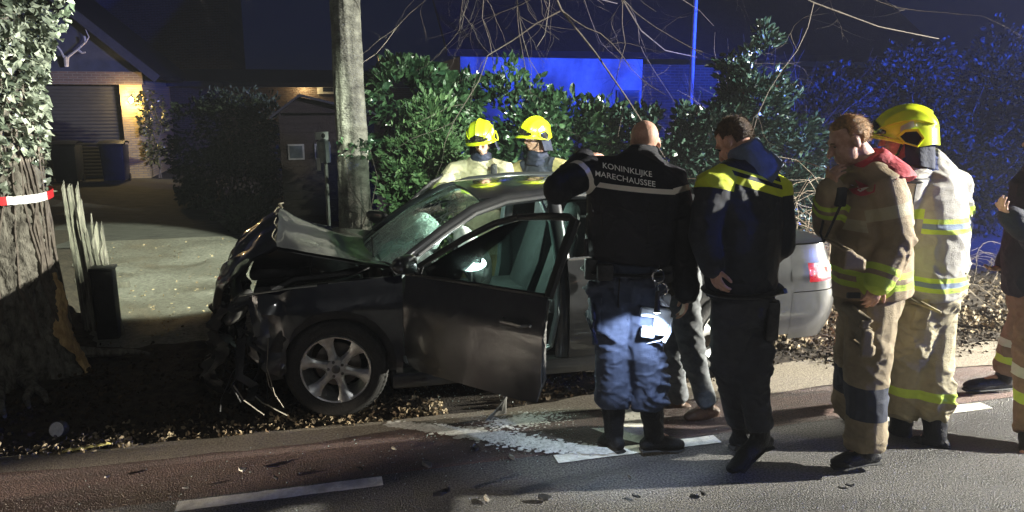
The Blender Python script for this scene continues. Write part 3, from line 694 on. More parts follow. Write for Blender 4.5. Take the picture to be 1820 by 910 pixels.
for px, lab in ((115, 'dark wheelie bin nearest the oak in front of the roller door'), (163, 'middle dark wheelie bin in front of the roller door'), (236, 'wheelie bin standing under the lit wall lamp')):
    q = gr(px, 312); bin_(q.x, 21.3 if px < 200 else 21.2, lab, M_bin)
# bamboo canes by the hedge
for k, (px, h) in enumerate(((432, 1.95), (441, 1.9))):
    b = gr(px, 352); t = MB()
    t.tube([b + Vector((0, 0, z)) for z in np.linspace(0, h, 9)], [.014] * 9, 8)
    for j in range(1, 7): t.tube([b + Vector((0, 0, j * h / 7 - .006)), b + Vector((0, 0, j * h / 7 + .006))], .017, 8)
    tag(t.build('bamboo_cane', mat('cane', (.13, .10, .07), .6, scale=8, col2=(.22, .18, .12)), origin=b), ('bamboo cane beside the hedge, the one closer to the garage', 'bamboo cane beside the hedge, the one closer to the shed')[k], 'cane', 'bamboo canes')
# garden shed
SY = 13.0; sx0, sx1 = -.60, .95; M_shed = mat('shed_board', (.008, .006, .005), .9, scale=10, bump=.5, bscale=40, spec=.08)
sh = empty('garden_shed', ((sx0 + sx1) / 2, SY + .8, 0), 'dark boarded garden shed with a low gable roof', 'shed')
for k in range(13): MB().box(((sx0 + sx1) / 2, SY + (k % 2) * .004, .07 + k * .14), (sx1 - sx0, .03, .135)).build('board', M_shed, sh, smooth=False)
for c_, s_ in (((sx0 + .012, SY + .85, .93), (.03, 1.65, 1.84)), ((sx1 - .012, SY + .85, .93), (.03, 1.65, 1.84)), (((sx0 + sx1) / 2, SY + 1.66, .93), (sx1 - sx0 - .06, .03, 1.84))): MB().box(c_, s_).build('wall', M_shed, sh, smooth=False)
xm = -.25
mb = MB(); mb.add([(sx0, SY + .03, 1.86), (sx1, SY + .03, 1.86), (xm, SY + .03, 2.12)], [(0, 1, 2)]); mb.build('gable', M_shed, sh, smooth=False)
for (xa, za, xb, zb) in ((xm, 2.17, sx0 - .14, 1.80), (xm, 2.17, sx1 + .14, 1.84)):
    v = [(xa, SY - .15, za), (xb, SY - .15, zb), (xb, SY + 1.9, zb), (xa, SY + 1.9, za)]; v += [(x, y, z - .04) for x, y, z in v]
    MB().add(v, [(0, 1, 2, 3), (7, 6, 5, 4), (0, 4, 5, 1), (1, 5, 6, 2), (2, 6, 7, 3), (3, 7, 4, 0)]).build('roof', M_tile, sh, smooth=False)
for x in (-.35, .08):
    w = MB().box((x, SY - .025, 1.22), (.26, .03, .26)).build('window', mat('grey_frame', (.05, .052, .055), .6), sh, smooth=False)
    MB().box((x, SY - .045, 1.22), (.20, .012, .20)).build('pane', mat('dark_glass', (.02, .025, .03), .08), w, smooth=False)
# letterbox on a post
LBY = 9.8; lc = atY(572, 262, LBY); lb = empty('letterbox', (lc.x, LBY, 0), 'grey rounded letterbox on a post with a white plate above', 'letterbox')
a, b = atY(560, 234, LBY), atY(584, 248, LBY)
pl = MB().box(((a.x + b.x) / 2, LBY - .02, (a.z + b.z) / 2), (b.x - a.x, .012, a.z - b.z)).build('number_plate', M_white, lb, smooth=False)
MB().ell(((a.x + b.x) / 2 + .015, LBY - .028, (a.z + b.z) / 2), (Vector((.025, 0, 0)), Vector((0, .004, 0)), Vector((0, 0, .03))), 12, 8).build('emblem', M_black, pl)
a, b = atY(563, 252, LBY), atY(588, 288, LBY); mb = MB()
mb.grid(lambda u, v: Vector(((a.x + b.x) / 2 + (b.x - a.x) / 2 * math.cos(math.pi * (1 - u)) , LBY - .02 - .09 * math.sin(math.pi * u) - .02 * v, b.z + (a.z - b.z) * v)), 14, 6)
mb.grid(lambda u, v: Vector(((a.x + b.x) / 2 + (b.x - a.x) / 2 * math.cos(math.pi * (1 - u)) * (1 - v), LBY - .02 - .11 * math.sin(math.pi * u) * (1 - v), a.z + .04 * math.sin(v * 1.57))), 14, 5)
mb.build('box', mat('galvanised', (.30, .33, .34), .35, metal=.6, var=.2), lb)
mb = MB(); mb.box((lc.x - .05, LBY - .06, b.z - .02), (.05, .05, .16)); mb.build('newspaper_roll', M_white, lb)
MB().tube([(lc.x + .04, LBY, 0), (lc.x + .04, LBY, b.z + .1)], .025, 10).build('post', mat('grey_post', (.14, .14, .13), .7), lb)
# far bungalow with a lit lamp
FY = 26.0; fb = empty('far_bungalow', (0, FY, 0), 'distant dark bungalow with one warm lamp under its eaves', 'building')
MB().box((-1.0, FY + 2, 1.25), (9, 4, 2.5)).build('wall', M_dbrick, fb, smooth=False)
v = [(-6, FY - .5, 2.5), (4.2, FY - .5, 2.5), (4.2, FY + 2.5, 3.0), (-6, FY + 2.5, 3.0)]; v += [(x, y, z + .16) for x, y, z in v]
MB().add(v, [(3, 2, 1, 0), (4, 5, 6, 7), (0, 1, 5, 4), (1, 2, 6, 5), (2, 3, 7, 6), (3, 0, 4, 7)]).build('roof', mat('bitumen', (.02, .022, .03), .6), fb, smooth=False)
a, b = atY(563, 148, FY - .06), atY(597, 167, FY - .06); wv = MB().box(((a.x + b.x) / 2, FY - .04, (a.z + b.z) / 2), (b.x - a.x, .08, a.z - b.z)).build('window', M_white, fb, smooth=False)
MB().box(((a.x + b.x) / 2 + .05, FY - .085, (a.z + b.z) / 2 - .03), ((b.x - a.x) * .55, .012, (a.z - b.z) * .4)).build('pane', MATS['dark_glass'], wv, smooth=False)
q = atY(540, 149, FY - .2); el = empty('eaves_lamp', q, 'small warm lamp glowing under the far bungalow\'s eaves', 'lamp')
MB().ell(q, (Vector((.07, 0, 0)), Vector((0, .07, 0)), Vector((0, 0, .05))), 12, 8).build('bulb', MATS['lit_bulb'], el); MB().box((q.x, q.y + .08, q.z + .07), (.12, .12, .05)).build('bracket', M_black, el)
lamp('eaves_lamp_light', 'POINT', q + Vector((0, -.05, -.1)), 30, (1, .72, .32), size=.05)
# rendered house behind the shrubs, washed by blue light
HY = 16.0; hb = empty('rendered_house', (7, HY, 0), 'low pale rendered house washed blue behind the laurels', 'building')
M_render = mat('pale_render', (.42, .42, .42), .85, scale=5, bump=.4, bscale=40, col2=(.55, .55, .54))
xl = atY(818, 100, HY).x
stain(M_render, 1.3, (.8, 1, .5), .28, .36, .64)
MB().box((xl + 2.1, HY + 3, 1.49), (4.2, 6, 2.98)).build('wall', M_render, hb, smooth=False)
MB().box((xl + 8.2, HY + 3.2, 1.44), (7.98, 6, 2.88)).build('annex_wall', M_dbrick, hb, smooth=False)
w = MB().box((atY(1115, 170, HY).x, HY - .02, 1.9), (.55, .06, .8)).build('window', M_black, hb, smooth=False)
MB().box((atY(1115, 170, HY).x, HY - .06, 1.9), (.45, .02, .7)).build('pane', MATS['dark_glass'], w, smooth=False)
v = [(xl - .3, HY - .12, 2.985), (xl + 12.5, HY - .12, 2.985), (xl + 12.5, HY + 5, 6.6), (xl - .3, HY + 5, 6.6)]; v += [(x, y, z + .14) for x, y, z in v]
rf = MB().add(v, [(3, 2, 1, 0), (4, 5, 6, 7), (0, 1, 5, 4), (1, 2, 6, 5), (2, 3, 7, 6), (3, 0, 4, 7)]).build('roof', M_tile, hb, smooth=False)
a, b = atY(843, 28, HY + 2.4), atY(995, 62, HY + 2.4)
MB().box(((a.x + b.x) / 2, HY + 2.5, (a.z + b.z) / 2), (b.x - a.x, .9, a.z - b.z)).build('dormer', mat('zinc', (.10, .11, .13), .4, metal=.5), rf, smooth=False)
# dark tall house behind the garage
dh = empty('dark_house', (-5.5, 34, 0), 'tall unlit house standing black against the night sky behind the garage', 'building')
MB().box((-6.3, 35, 3.4), (6.4, 6, 6.8)).build('wall', M_dbrick, dh, smooth=False)
v = [(-9.7, 31.6, 6.7), (-2.8, 31.6, 6.7), (-2.8, 35, 10), (-9.7, 35, 10), (-2.8, 38.4, 6.7), (-9.7, 38.4, 6.7)]; MB().add(v, [(0, 1, 2, 3), (3, 2, 4, 5), (1, 4, 2), (0, 3, 5)]).build('roof', M_tile, dh, smooth=False)
# flagpole
q = atY(1229, 150, 12.0); fp = empty('flagpole', (q.x, 12, 0), 'slim pole standing in front of the blue house wall', 'pole')
MB().tube([(q.x, 12, 0), (q.x, 12, 3.5), (q.x + .02, 12, 7.5)], [.045, .038, .03], 12).build('pole', mat('pole_paint', (.45, .45, .46), .4), fp)
MB().ell((q.x + .02, 12, 7.55), (Vector((.06, 0, 0)), Vector((0, .06, 0)), Vector((0, 0, .06))), 10, 8).build('finial', M_white, fp)
# ================================================================== THE WRECKED CAR   (front towards -X, its left side towards the road)
CY = 5.62
RV_ = Vector((math.cos(YAW), -math.sin(YAW), 0)); FV_ = Vector((math.sin(YAW), math.cos(YAW), 0))
M_car = mat('car_paint', (.034, .036, .040), .28, metal=.5, scale=4, coat=1.0, bump=.06, bscale=8, col2=(.055, .057, .059), detail=9)
M_dusty = M_car
M_plas = mat('car_black_plastic', (.010, .010, .011), .5, var=.3, bump=.2)
M_rub = mat('tyre_rubber', (.016, .016, .016), .75, var=.3, scale=40, bump=.4, bscale=120)
M_alloy = mat('alloy', (.56, .57, .57), .36, metal=.85, var=.2, scale=20)
M_disc = mat('brake_disc', (.18, .16, .14), .4, metal=.9, var=.3)
M_seal = mat('door_seal', (.20, .24, .25), .35, metal=.5, var=.1)
M_trim = mat('bright_trim', (.55, .57, .58), .22, metal=.9, var=.05)
M_seat = mat('seat_cloth', (.035, .036, .04), .8, var=.3, bump=.3)
M_lining = mat('roof_lining', (.30, .31, .30), .9, var=.1)
M_bag = mat('airbag_cloth', (.55, .58, .55), .85, var=.1, bump=.4, bscale=20)
def glassmat(name, tint, crack):
    m = bpy.data.materials.new(name); m.use_nodes = True; nt = m.node_tree; nt.nodes.clear()
    out = _n(nt, 'ShaderNodeOutputMaterial'); tr = _n(nt, 'ShaderNodeBsdfTransparent'); gl = _n(nt, 'ShaderNodeBsdfGlossy'); df = _n(nt, 'ShaderNodeBsdfDiffuse')
    tr.inputs[0].default_value = (*tint, 1); gl.inputs['Roughness'].default_value = .03; df.inputs[0].default_value = (.72, .88, .78, 1)
    fr = _n(nt, 'ShaderNodeFresnel'); fr.inputs[0].default_value = 1.5
    m1 = _n(nt, 'ShaderNodeMixShader'); nt.links.new(fr.outputs[0], m1.inputs[0]); nt.links.new(tr.outputs[0], m1.inputs[1]); nt.links.new(gl.outputs[0], m1.inputs[2])
    last = m1
    if crack:
        tc = _n(nt, 'ShaderNodeTexCoord'); mp = _n(nt, 'ShaderNodeMapping'); mp.inputs['Scale'].default_value = (9, 9, 9)
        nz = _n(nt, 'ShaderNodeTexNoise'); nz.inputs['Scale'].default_value = 2.5
        mx = _n(nt, 'ShaderNodeMixRGB'); mx.inputs[0].default_value = .10
        nt.links.new(tc.outputs['Object'], mp.inputs[0]); nt.links.new(mp.outputs[0], nz.inputs[0]); nt.links.new(mp.outputs[0], mx.inputs[1]); nt.links.new(nz.outputs['Color'], mx.inputs[2])
        vo = _n(nt, 'ShaderNodeTexVoronoi', feature='DISTANCE_TO_EDGE'); vo.inputs['Scale'].default_value = 1.1; nt.links.new(mx.outputs[0], vo.inputs['Vector'])
        v2 = _n(nt, 'ShaderNodeTexVoronoi', feature='DISTANCE_TO_EDGE'); v2.inputs['Scale'].default_value = 9.0; nt.links.new(mx.outputs[0], v2.inputs['Vector'])
        r1 = _n(nt, 'ShaderNodeMapRange'); r1.inputs[1].default_value = .0; r1.inputs[2].default_value = .05; r1.inputs[3].default_value = .8; r1.inputs[4].default_value = 0
        r2 = _n(nt, 'ShaderNodeMapRange'); r2.inputs[1].default_value = .0; r2.inputs[2].default_value = .16; r2.inputs[3].default_value = .9; r2.inputs[4].default_value = 0
        n3 = _n(nt, 'ShaderNodeTexNoise'); n3.inputs['Scale'].default_value = 3.2; n3.inputs['Detail'].default_value = 6; nt.links.new(tc.outputs['Object'], n3.inputs[0])
        r3 = _n(nt, 'ShaderNodeMapRange'); r3.inputs[1].default_value = .40; r3.inputs[2].default_value = .58
        nt.links.new(vo.outputs[0], r1.inputs[0]); nt.links.new(v2.outputs[0], r2.inputs[0]); nt.links.new(n3.outputs[0], r3.inputs[0])
        mu = _n(nt, 'ShaderNodeMath', operation='MULTIPLY'); nt.links.new(r2.outputs[0], mu.inputs[0]); nt.links.new(r3.outputs[0], mu.inputs[1])
        ad = _n(nt, 'ShaderNodeMath', operation='MAXIMUM'); nt.links.new(r1.outputs[0], ad.inputs[0]); nt.links.new(mu.outputs[0], ad.inputs[1])
        hz = _n(nt, 'ShaderNodeMath', operation='MULTIPLY'); hz.inputs[1].default_value = .40; nt.links.new(r3.outputs[0], hz.inputs[0])
        a2 = _n(nt, 'ShaderNodeMath', operation='ADD', use_clamp=True); nt.links.new(ad.outputs[0], a2.inputs[0]); nt.links.new(hz.outputs[0], a2.inputs[1])
        m2 = _n(nt, 'ShaderNodeMixShader'); nt.links.new(a2.outputs[0], m2.inputs[0]); nt.links.new(m1.outputs[0], m2.inputs[1]); nt.links.new(df.outputs[0], m2.inputs[2]); last = m2
    nt.links.new(last.outputs[0], out.inputs[0]); MATS[name] = m; return m
M_glass = glassmat('car_glass', (.75, .85, .82), False)
M_crack = glassmat('cracked_windscreen', (.72, .86, .80), True)
M_tail = mat('tail_lamp_lens', (.06, .003, .005), .10, emit=(1, .015, .03), estr=.45, var=.5, scale=45, coat=1, bump=.5, bscale=70)

def panel(name, outline, mp, step, thick, m, parent, warp=None, xf=None, sharp=35, flip=False):
    bm = bmesh.new(); vs = [bm.verts.new((p[0], p[1], 0)) for p in outline]; bm.faces.new(vs)
    bmesh.ops.triangulate(bm, faces=bm.faces[:])
    for ax in (0, 1):
        lo = min(p[ax] for p in outline); hi = max(p[ax] for p in outline); n = max(1, int((hi - lo) / step))
        for k in range(1, n):
            co = [0, 0, 0]; co[ax] = lo + (hi - lo) * k / n; no = [0, 0, 0]; no[ax] = 1
            bmesh.ops.bisect_plane(bm, geom=bm.verts[:] + bm.edges[:] + bm.faces[:], plane_co=co, plane_no=no, dist=1e-5)
    for v in bm.verts: v.co = mp(v.co.x, v.co.y)
    if warp:
        for v in bm.verts: v.co = warp(v.co)
    bm.normal_update(); bm.verts.index_update(); bm.verts.ensure_lookup_table()
    if flip: bmesh.ops.reverse_faces(bm, faces=bm.faces[:]); bm.normal_update()
    n = len(bm.verts); V = [v.co.copy() for v in bm.verts] + [v.co - v.normal * thick for v in bm.verts]
    F = [tuple(v.index for v in f.verts) for f in bm.faces]; F += [tuple(i + n for i in q[::-1]) for q in F]
    for e in bm.edges:
        if len(e.link_faces) == 1:
            l = e.link_loops[0]; a = l.vert.index; b = l.link_loop_next.vert.index
            F.append((b, a, a + n, b + n))
    bm.free()
    if xf is not None: V = [xf @ v for v in V]
    return mesh_obj(name, V, F, m, parent, sharp=sharp)
def belt(x): return .95 + .022 * (x - .5)
def Wd(x, z):
    zb = belt(x)
    if z <= zb:
        w = .925 - .055 * abs((z - .56) / .4) ** 2.2 + .012 * math.exp(-((z - .74) / .035) ** 2)
    else:
        t = (z - zb) / (1.40 - zb); w = .865 - .27 * t ** 1.1
    if x < 0: w -= .11 * (x / -.9) ** 2
    if x > 2.9: w -= .05 * ((x - 2.9) / 1.1) ** 2
    return w
def side(s, off=0.0): return lambda x, z: Vector((x, CY + s * (Wd(x, z) + off), z))
def arc(cx, cz, r, a0, a1, n=14): return [(cx + r * math.cos(R(a0 + (a1 - a0) * k / n)), cz + r * math.sin(R(a0 + (a1 - a0) * k / n))) for k in range(n + 1)]
def crumple(v, amp=1.0, x0=.05):
    k = max(0, min(1, (x0 - v.x) / .7)) ** 1.5 * amp
    if k <= 0: return v
    n = Vector((pn1(v.x * 7, v.y * 7, v.z * 7), pn1(v.x * 7 + 9, v.y * 7, v.z * 7), pn1(v.x * 7, v.y * 7 + 5, v.z * 7)))
    n2 = Vector((pn1(v.x * 17, v.y * 17, v.z * 17), pn1(v.x * 17 + 9, v.y * 17, v.z * 17), pn1(v.x * 17, v.y * 17 + 5, v.z * 17)))
    return v + n * .10 * k + n2 * .035 * k + Vector((.16 * k, 0, .02 * k))
car = empty('wrecked_car', (1.6, CY, 0), 'dark saloon car with crumpled bonnet and its driver\'s door open', 'car')
# ---- sides
for s in (-1, 1):
    fl = (s < 0)
    fo = [(-.60, .80), (-.42, .858), (-.1, .90), (.49, .935), (.475, .27), (.43, .27)] + arc(.04, .345, .395, -8, 188) + [(-.40, .26), (-.52, .34), (-.62, .55)]
    panel('front_wing', fo, side(s), .055, .012, M_car, car, warp=lambda v: crumple(v, 1.15, .0), flip=fl)
    MB().tube([Vector((p[0], CY + s * (Wd(*p) - .02), p[1])) for p in arc(.04, .345, .385, -8, 188, 20)], [(.012, .05)] * 21, 8, ref=(0, 1, 0)).build('wheel_arch_liner', M_plas, car)
    panel('rear_door', [(1.645, .27), (1.635, belt(1.63)), (2.60, belt(2.6)), (2.575, .80), (2.50, .62), (2.44, .46), (2.42, .27)], side(s), .08, .03, M_dusty, car, flip=fl)
    panel('rear_quarter', [(2.615, belt(2.6)), (3.42, 1.0), (3.44, .30), (3.30, .30)] + arc(2.90, .345, .39, -7, 187)[0:15] + [(2.46, .47), (2.515, .62), (2.59, .80)], side(s), .07, .012, M_dusty, car, flip=fl)
    MB().tube([Vector((p[0], CY + s * (Wd(*p) - .02), p[1])) for p in arc(2.90, .345, .38, -7, 187, 20)], [(.012, .05)] * 21, 8, ref=(0, 1, 0)).build('wheel_arch_liner', M_plas, car)
    mb = MB(); mb.box((1.45, CY + s * .855, .215), (2.1, .13, .11), bev=.02); mb.build('sill', M_dusty if s < 0 else M_car, car)
    # roof rail with pillars
    a = [(.44, -.815, .945), (.60, -.775, 1.06), (.80, -.72, 1.19), (1.02, -.655, 1.31), (1.25, -.615, 1.375), (1.6, -.60, 1.405), (2.0, -.60, 1.40), (2.4, -.615, 1.36), (2.75, -.66, 1.26), (3.05, -.70, 1.13), (3.35, -.745, 1.01)]
    MB().tube([Vector((x, CY - s * y * 1.0, z)) for x, y, z in a], [(.045, .028)] * 7 + [(.07, .03), (.10, .035), (.11, .04), (.08, .03)], 10, ref=(0, 0, 1)).build('roof_rail', M_car, car)
    MB().tube([Vector((x + .015, CY - s * (y - .028), z - .012)) for x, y, z in a[1:8]], [(.013, .008)] * 7, 6, ref=(0, 0, 1)).build('window_trim', M_trim, car)
    MB().tube([Vector((1.63, CY + s * .86, .25)), Vector((1.625, CY + s * .865, .6)), Vector((1.62, CY + s * .84, .95)), Vector((1.61, CY + s * .60, 1.39))], [(.075, .03), (.065, .03), (.055, .025), (.05, .02)], 10, ref=(1, 0, 0)).build('door_pillar', M_dusty, car)
    # seal round the front door opening
    lp = [(.50, .34), (.47, .60), (.47, .90), (.62, 1.045), (.82, 1.18), (1.03, 1.29), (1.25, 1.35), (1.52, 1.365), (1.575, 1.20), (1.575, .95), (1.565, .60), (1.52, .36), (1.40, .29), (.62, .285), (.50, .34)]
    mb = MB()
    for off, r in ((-.035, .015), (-.075, .012)): mb.tube([Vector((x, CY + s * (Wd(x, z) + off), z)) for x, z in lp], r, 8)
    mb.build('door_seal', M_seal, car)
    panel('rear_door_glass', [(1.68, belt(1.68) + .01), (1.67, 1.34), (2.1, 1.35), (2.42, 1.30), (2.66, belt(2.66) + .02)], side(s, -.012), .12, .004, M_glass, car, flip=fl)
    MB().tube([Vector((x, CY + s * (Wd(x, z) + .002), z)) for x, z in ((1.64, belt(1.64)), (2.1, belt(2.1)), (2.66, belt(2.66)), (2.95, 1.05))], [(.012, .006)] * 4, 6, ref=(0, 0, 1)).build('belt_trim', M_trim, car)
    hd = MB(); hd.tube([Vector((2.28, CY + s * .915, .80)), Vector((2.30, CY + s * .955, .80)), Vector((2.42, CY + s * .955, .805)), Vector((2.44, CY + s * .915, .805))], [(.014, .01)] * 4, 8); hd.build('door_handle', M_car, car)
# ---- roof, screens
def zr(x, y): return 1.435 - .045 * ((x - 1.75) / .8) ** 2 - .055 * abs(y / .6) ** 3
panel('roof', [(1.08, -.56), (1.02, 0), (1.08, .56), (1.5, .60), (2.1, .60), (2.55, .60), (2.62, 0), (2.55, -.60), (2.1, -.60), (1.5, -.60)], lambda x, y: Vector((x, CY + y, zr(x, y))), .08, .02, M_car, car)
MB().grid(lambda u, v: Vector((1.15 + 1.4 * u, CY - .55 + 1.1 * v, zr(1.15 + 1.4 * u, -.55 + 1.1 * v) - .035)), 8, 8).build('roof_lining', M_lining, car)
def ws(u, v):
    q = 2 * v - 1; b = Vector((.50 - .20 * (1 - q * q), CY + .74 * q, .955)); t = Vector((1.10 - .07 * (1 - q * q), CY + .555 * q, 1.352 + .045 * (1 - q * q)))
    p = b.lerp(t, u); return p + Vector((-.5, 0, .75)).normalized() * (.035 * math.sin(u * 3.14) - .03 * math.exp(-((u - .4) ** 2 + (v - .45) ** 2) / .03)) + Vector((0, 0, .006 * pn1(u * 9, v * 9)))
MB().grid(ws, 20, 26).build('windscreen', M_crack, car)
mb = MB(); mb.tube([ws(0, k / 12) + Vector((-.02, 0, -.005)) for k in range(13)], .018, 8); mb.build('cowl', M_plas, car)
mb = MB()
for k in range(2):
    a = ws(0, .2 + .42 * k) + Vector((-.03, 0, .02)); b = ws(.12, .5 + .42 * k) + Vector((-.02, 0, .02)); mb.tube([a, (a + b) / 2 + Vector((0, 0, .02)), b], .008, 6)
mb.build('wiper', M_plas, car)
MB().grid(lambda u, v: Vector((2.58 + .80 * u, CY + (2 * v - 1) * (.575 + .11 * u), 1.385 - .36 * u + .03 * math.sin(u * 3.14) + .03 * (1 - (2 * v - 1) ** 2))), 8, 10).build('rear_screen', M_glass, car)
# mirror glimpses of light: small yellow marker lying on the roof
# ---- rear
def rear(z, ph):
    xe = 3.98 - .14 * abs((z - .52) / .30) ** 2.2 if z < .52 else 3.98 - .10 * ((z - .52) / .45) ** 1.6
    w = Wd(3.4, min(z, .96)); n = 4.2; c, s_ = math.cos(ph), math.sin(ph)
    return Vector((3.42 + (xe - 3.42) * abs(s_) ** (2 / n), CY - w * (1 if c > 0 else -1) * abs(c) ** (2 / n), z))
MB().grid(lambda u, v: rear(.26 + .37 * v, math.pi * (1 - u)), 44, 10).build('rear_bumper', M_dusty, car)
MB().grid(lambda u, v: rear(.637 + .35 * v, math.pi * (1 - u)) - Vector((.012, 0, 0)), 44, 8).build('tailgate', M_dusty, car)
MB().grid(lambda u, v: (lambda p, q: p.lerp(q, v))(Vector((3.34, CY + .72 * (2 * u - 1), 1.025)), rear(.987, math.pi * u) - Vector((.012, 0, -.012))), 24, 4).build('boot_lid', M_dusty, car)
for s in (0, 1):
    def tl(u, v):
        ph = (.06 + .46 * u) if s == 0 else math.pi - (.06 + .46 * u)
        p = rear(.725 + .125 * v - .02 * (1 - u) * (1 - v), ph); c = Vector((3.4, CY, .8)); d = (p - c); d.z = 0; d.normalize(); return p + d * (.014 * math.sin(min(1, u * 6) * 1.57) * math.sin(min(1, (1 - u) * 6) * 1.57))
    t = MB().grid(tl, 14, 6, flip=(s == 1)).build('tail_lamp', M_tail, car)
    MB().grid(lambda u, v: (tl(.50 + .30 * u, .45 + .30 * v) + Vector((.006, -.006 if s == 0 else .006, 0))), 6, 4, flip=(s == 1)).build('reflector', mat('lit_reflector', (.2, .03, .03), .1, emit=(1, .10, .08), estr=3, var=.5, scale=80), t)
lamp('tail_lamp_light', 'POINT', rear(.80, .55) + Vector((.16, .42, .16)), 9, (1, .04, .05), size=.04)
# ---- bonnet folded up like a tent, its nose pushed down
rows = [  # x, z near, z centre, z far, half width
    (.46, .955, 1.00, .955, .70), (.30, .985, 1.045, .975, .72), (.05, 1.05, 1.13, 1.02, .73), (-.16, 1.105, 1.225, 1.08, .72), (-.29, 1.13, 1.295, 1.11, .68),
    (-.42, 1.06, 1.215, 1.08, .68), (-.55, .98, 1.09, 1.0, .69), (-.66, .87, .95, .90, .68), (-.70, .74, .80, .78, .66)]
def bon(u, v):
    t = u * (len(rows) - 1); a = int(min(t, len(rows) - 2)); w = t - a; q = 2 * v - 1
    r = [rows[a][k] * (1 - w) + rows[a + 1][k] * w for k in range(5)]
    e = r[1] if q < 0 else r[3]; z = r[2] + (e - r[2]) * abs(q) ** (1.15 if u < .5 else 1.5)
    x = r[0] - .16 * (1 - q * q) * max(0, 1 - u * 2.2)
    p = Vector((x, CY + q * r[4], z))
    k = max(0, (u - .40)) * 1.25
    return p + Vector((pn1(x * 6, q * 4, 1) * .10, pn1(x * 6, q * 4, 5) * .07, pn1(x * 8, q * 6, 9) * .085)) * k + Vector((pn1(x * 19, q * 13, 1), pn1(x * 19, q * 13, 4), pn1(x * 19, q * 13, 8))) * .03 * k + Vector((0, 0, .018 * pn1(x * 3, q * 2, 3)))
g_ = MB().grid(bon, 44, 34)
b_ = MB().grid(lambda u, v: bon(u, v) - Vector((0, 0, .022)), 44, 34, flip=True); g_.add(b_.v, b_.f)
hood = g_.build('bonnet', M_car, car, sharp=28)
# torn bright edges along the fold
mb = MB()
for v0 in (.06, .2, .36, .52):
    pts = [bon(.50 + .02 * math.sin(j), v0 + .035 * j) + Vector((-.012, -.012, .008)) for j in range(4)]; mb.tube(pts, [.002, .005, .004, .002], 5)
mb.tube([bon(.48, .48) + Vector((0, 0, .01)), bon(.47, .5) + Vector((-.03, 0, .04)), bon(.5, .56) + Vector((.02, 0, .035))], [.006, .009, .004], 6)
mb.build('torn_edge', mat('torn_metal', (.55, .50, .38), .35, metal=.7, var=.3), hood)
# ---- smashed nose
MB().grid(lambda u, v: (lambda q, z: Vector((-.71 - .10 * (1 - q * q) + .13 * pn1(q * 5, z * 8, 2) + .05 * pn1(q * 16, z * 20, 7) + .10 * v, CY + .80 * q + .05 * pn1(q * 9, z * 9, 1), z)))(2 * u - 1, .17 + .58 * v + .06 * pn1(u * 11, v * 4, 3)), 46, 22).build('front_bumper', M_plas, car, sharp=25)
mb = MB(); mb.box((-.10, CY - .02, .62), (.75, .95, .42), bev=.05); mb.box((-.30, CY + .05, .86), (.42, .7, .09), bev=.03); mb.tube([(-.35, CY - .55, .80), (-.2, CY - .5, .86), (.1, CY - .52, .88), (.3, CY - .45, .9)], .03, 8)
mb.build('engine', mat('engine_black', (.012, .012, .013), .5, metal=.3, var=.5, bump=.3), car)
mb = MB(); mb.tube([(-.56, CY - .78, .76), (-.60, CY - .3, .70), (-.66, CY + .1, .74), (-.60, CY + .75, .78)], [(.03, .05)] * 4, 8); mb.tube([(-.56, CY - .78, .76), (-.35, CY - .80, .84), (-.05, CY - .80, .88), (.40, CY - .80, .90)], [(.02, .03)] * 4, 8); mb.build('slam_panel', M_car, car)
mb = MB(); mb.ell((-.56, CY - .62, .72), (Vector((.10, .02, .05)), Vector((0, .16, .02)), Vector((.02, 0, .09))), 18, 12); mb.build('headlamp', mat('smoky_lens', (.10, .10, .095), .12, var=.4, coat=.5), car)
mb = MB()
for pp in (((-.52, -.86, .86), (-.40, -.885, .875), (-.28, -.89, .885)), ((-.34, -.88, .88), (-.20, -.885, .895), (-.05, -.88, .90)), ((.02, -.87, .905), (.12, -.87, .91), (.2, -.86, .905))):
    mb.tube([Vector((x, CY + y, z)) for x, y, z in pp], [(.006, .012)] * 3, 6)
mb.build('bent_trim', mat('scraped_metal', (.40, .40, .38), .4, metal=.8, var=.3), car)
rgn = random.Random(3); mb = MB()               # shredded liner, cables and brackets hanging in front of the wheel
for k in range(22):
    p = Vector((rgn.uniform(-.72, -.42), CY - rgn.uniform(.35, .90), rgn.uniform(.35, .78))); pts = [p]
    for j in range(4): p = p + Vector((rgn.gauss(-.01, .05), rgn.gauss(-.01, .04), rgn.uniform(-.12, -.03))); p.z = max(p.z, .03); pts.append(p.copy())
    mb.tube(pts, [(.006, rgn.uniform(.004, .03))] * 5, 5)
mb.build('torn_plastic', M_plas, car)
mb = MB()
for x0, z0, x1, z1 in ((-.365, .58, -.345, .20), (-.40, .42, -.30, .12), (-.52, .26, -.28, .06), (-.60, .30, -.42, .08)):
    a = Vector((x0, CY - .90, z0)); b = Vector((x1, CY - .93, z1)); mb.tube([a, a.lerp(b, .5) + Vector((-.03, 0, 0)), b], [(.003, .008)] * 3, 5)
mb.build('liner_edge', mat('scuffed_edge', (.25, .23, .19), .6, var=.4), car)
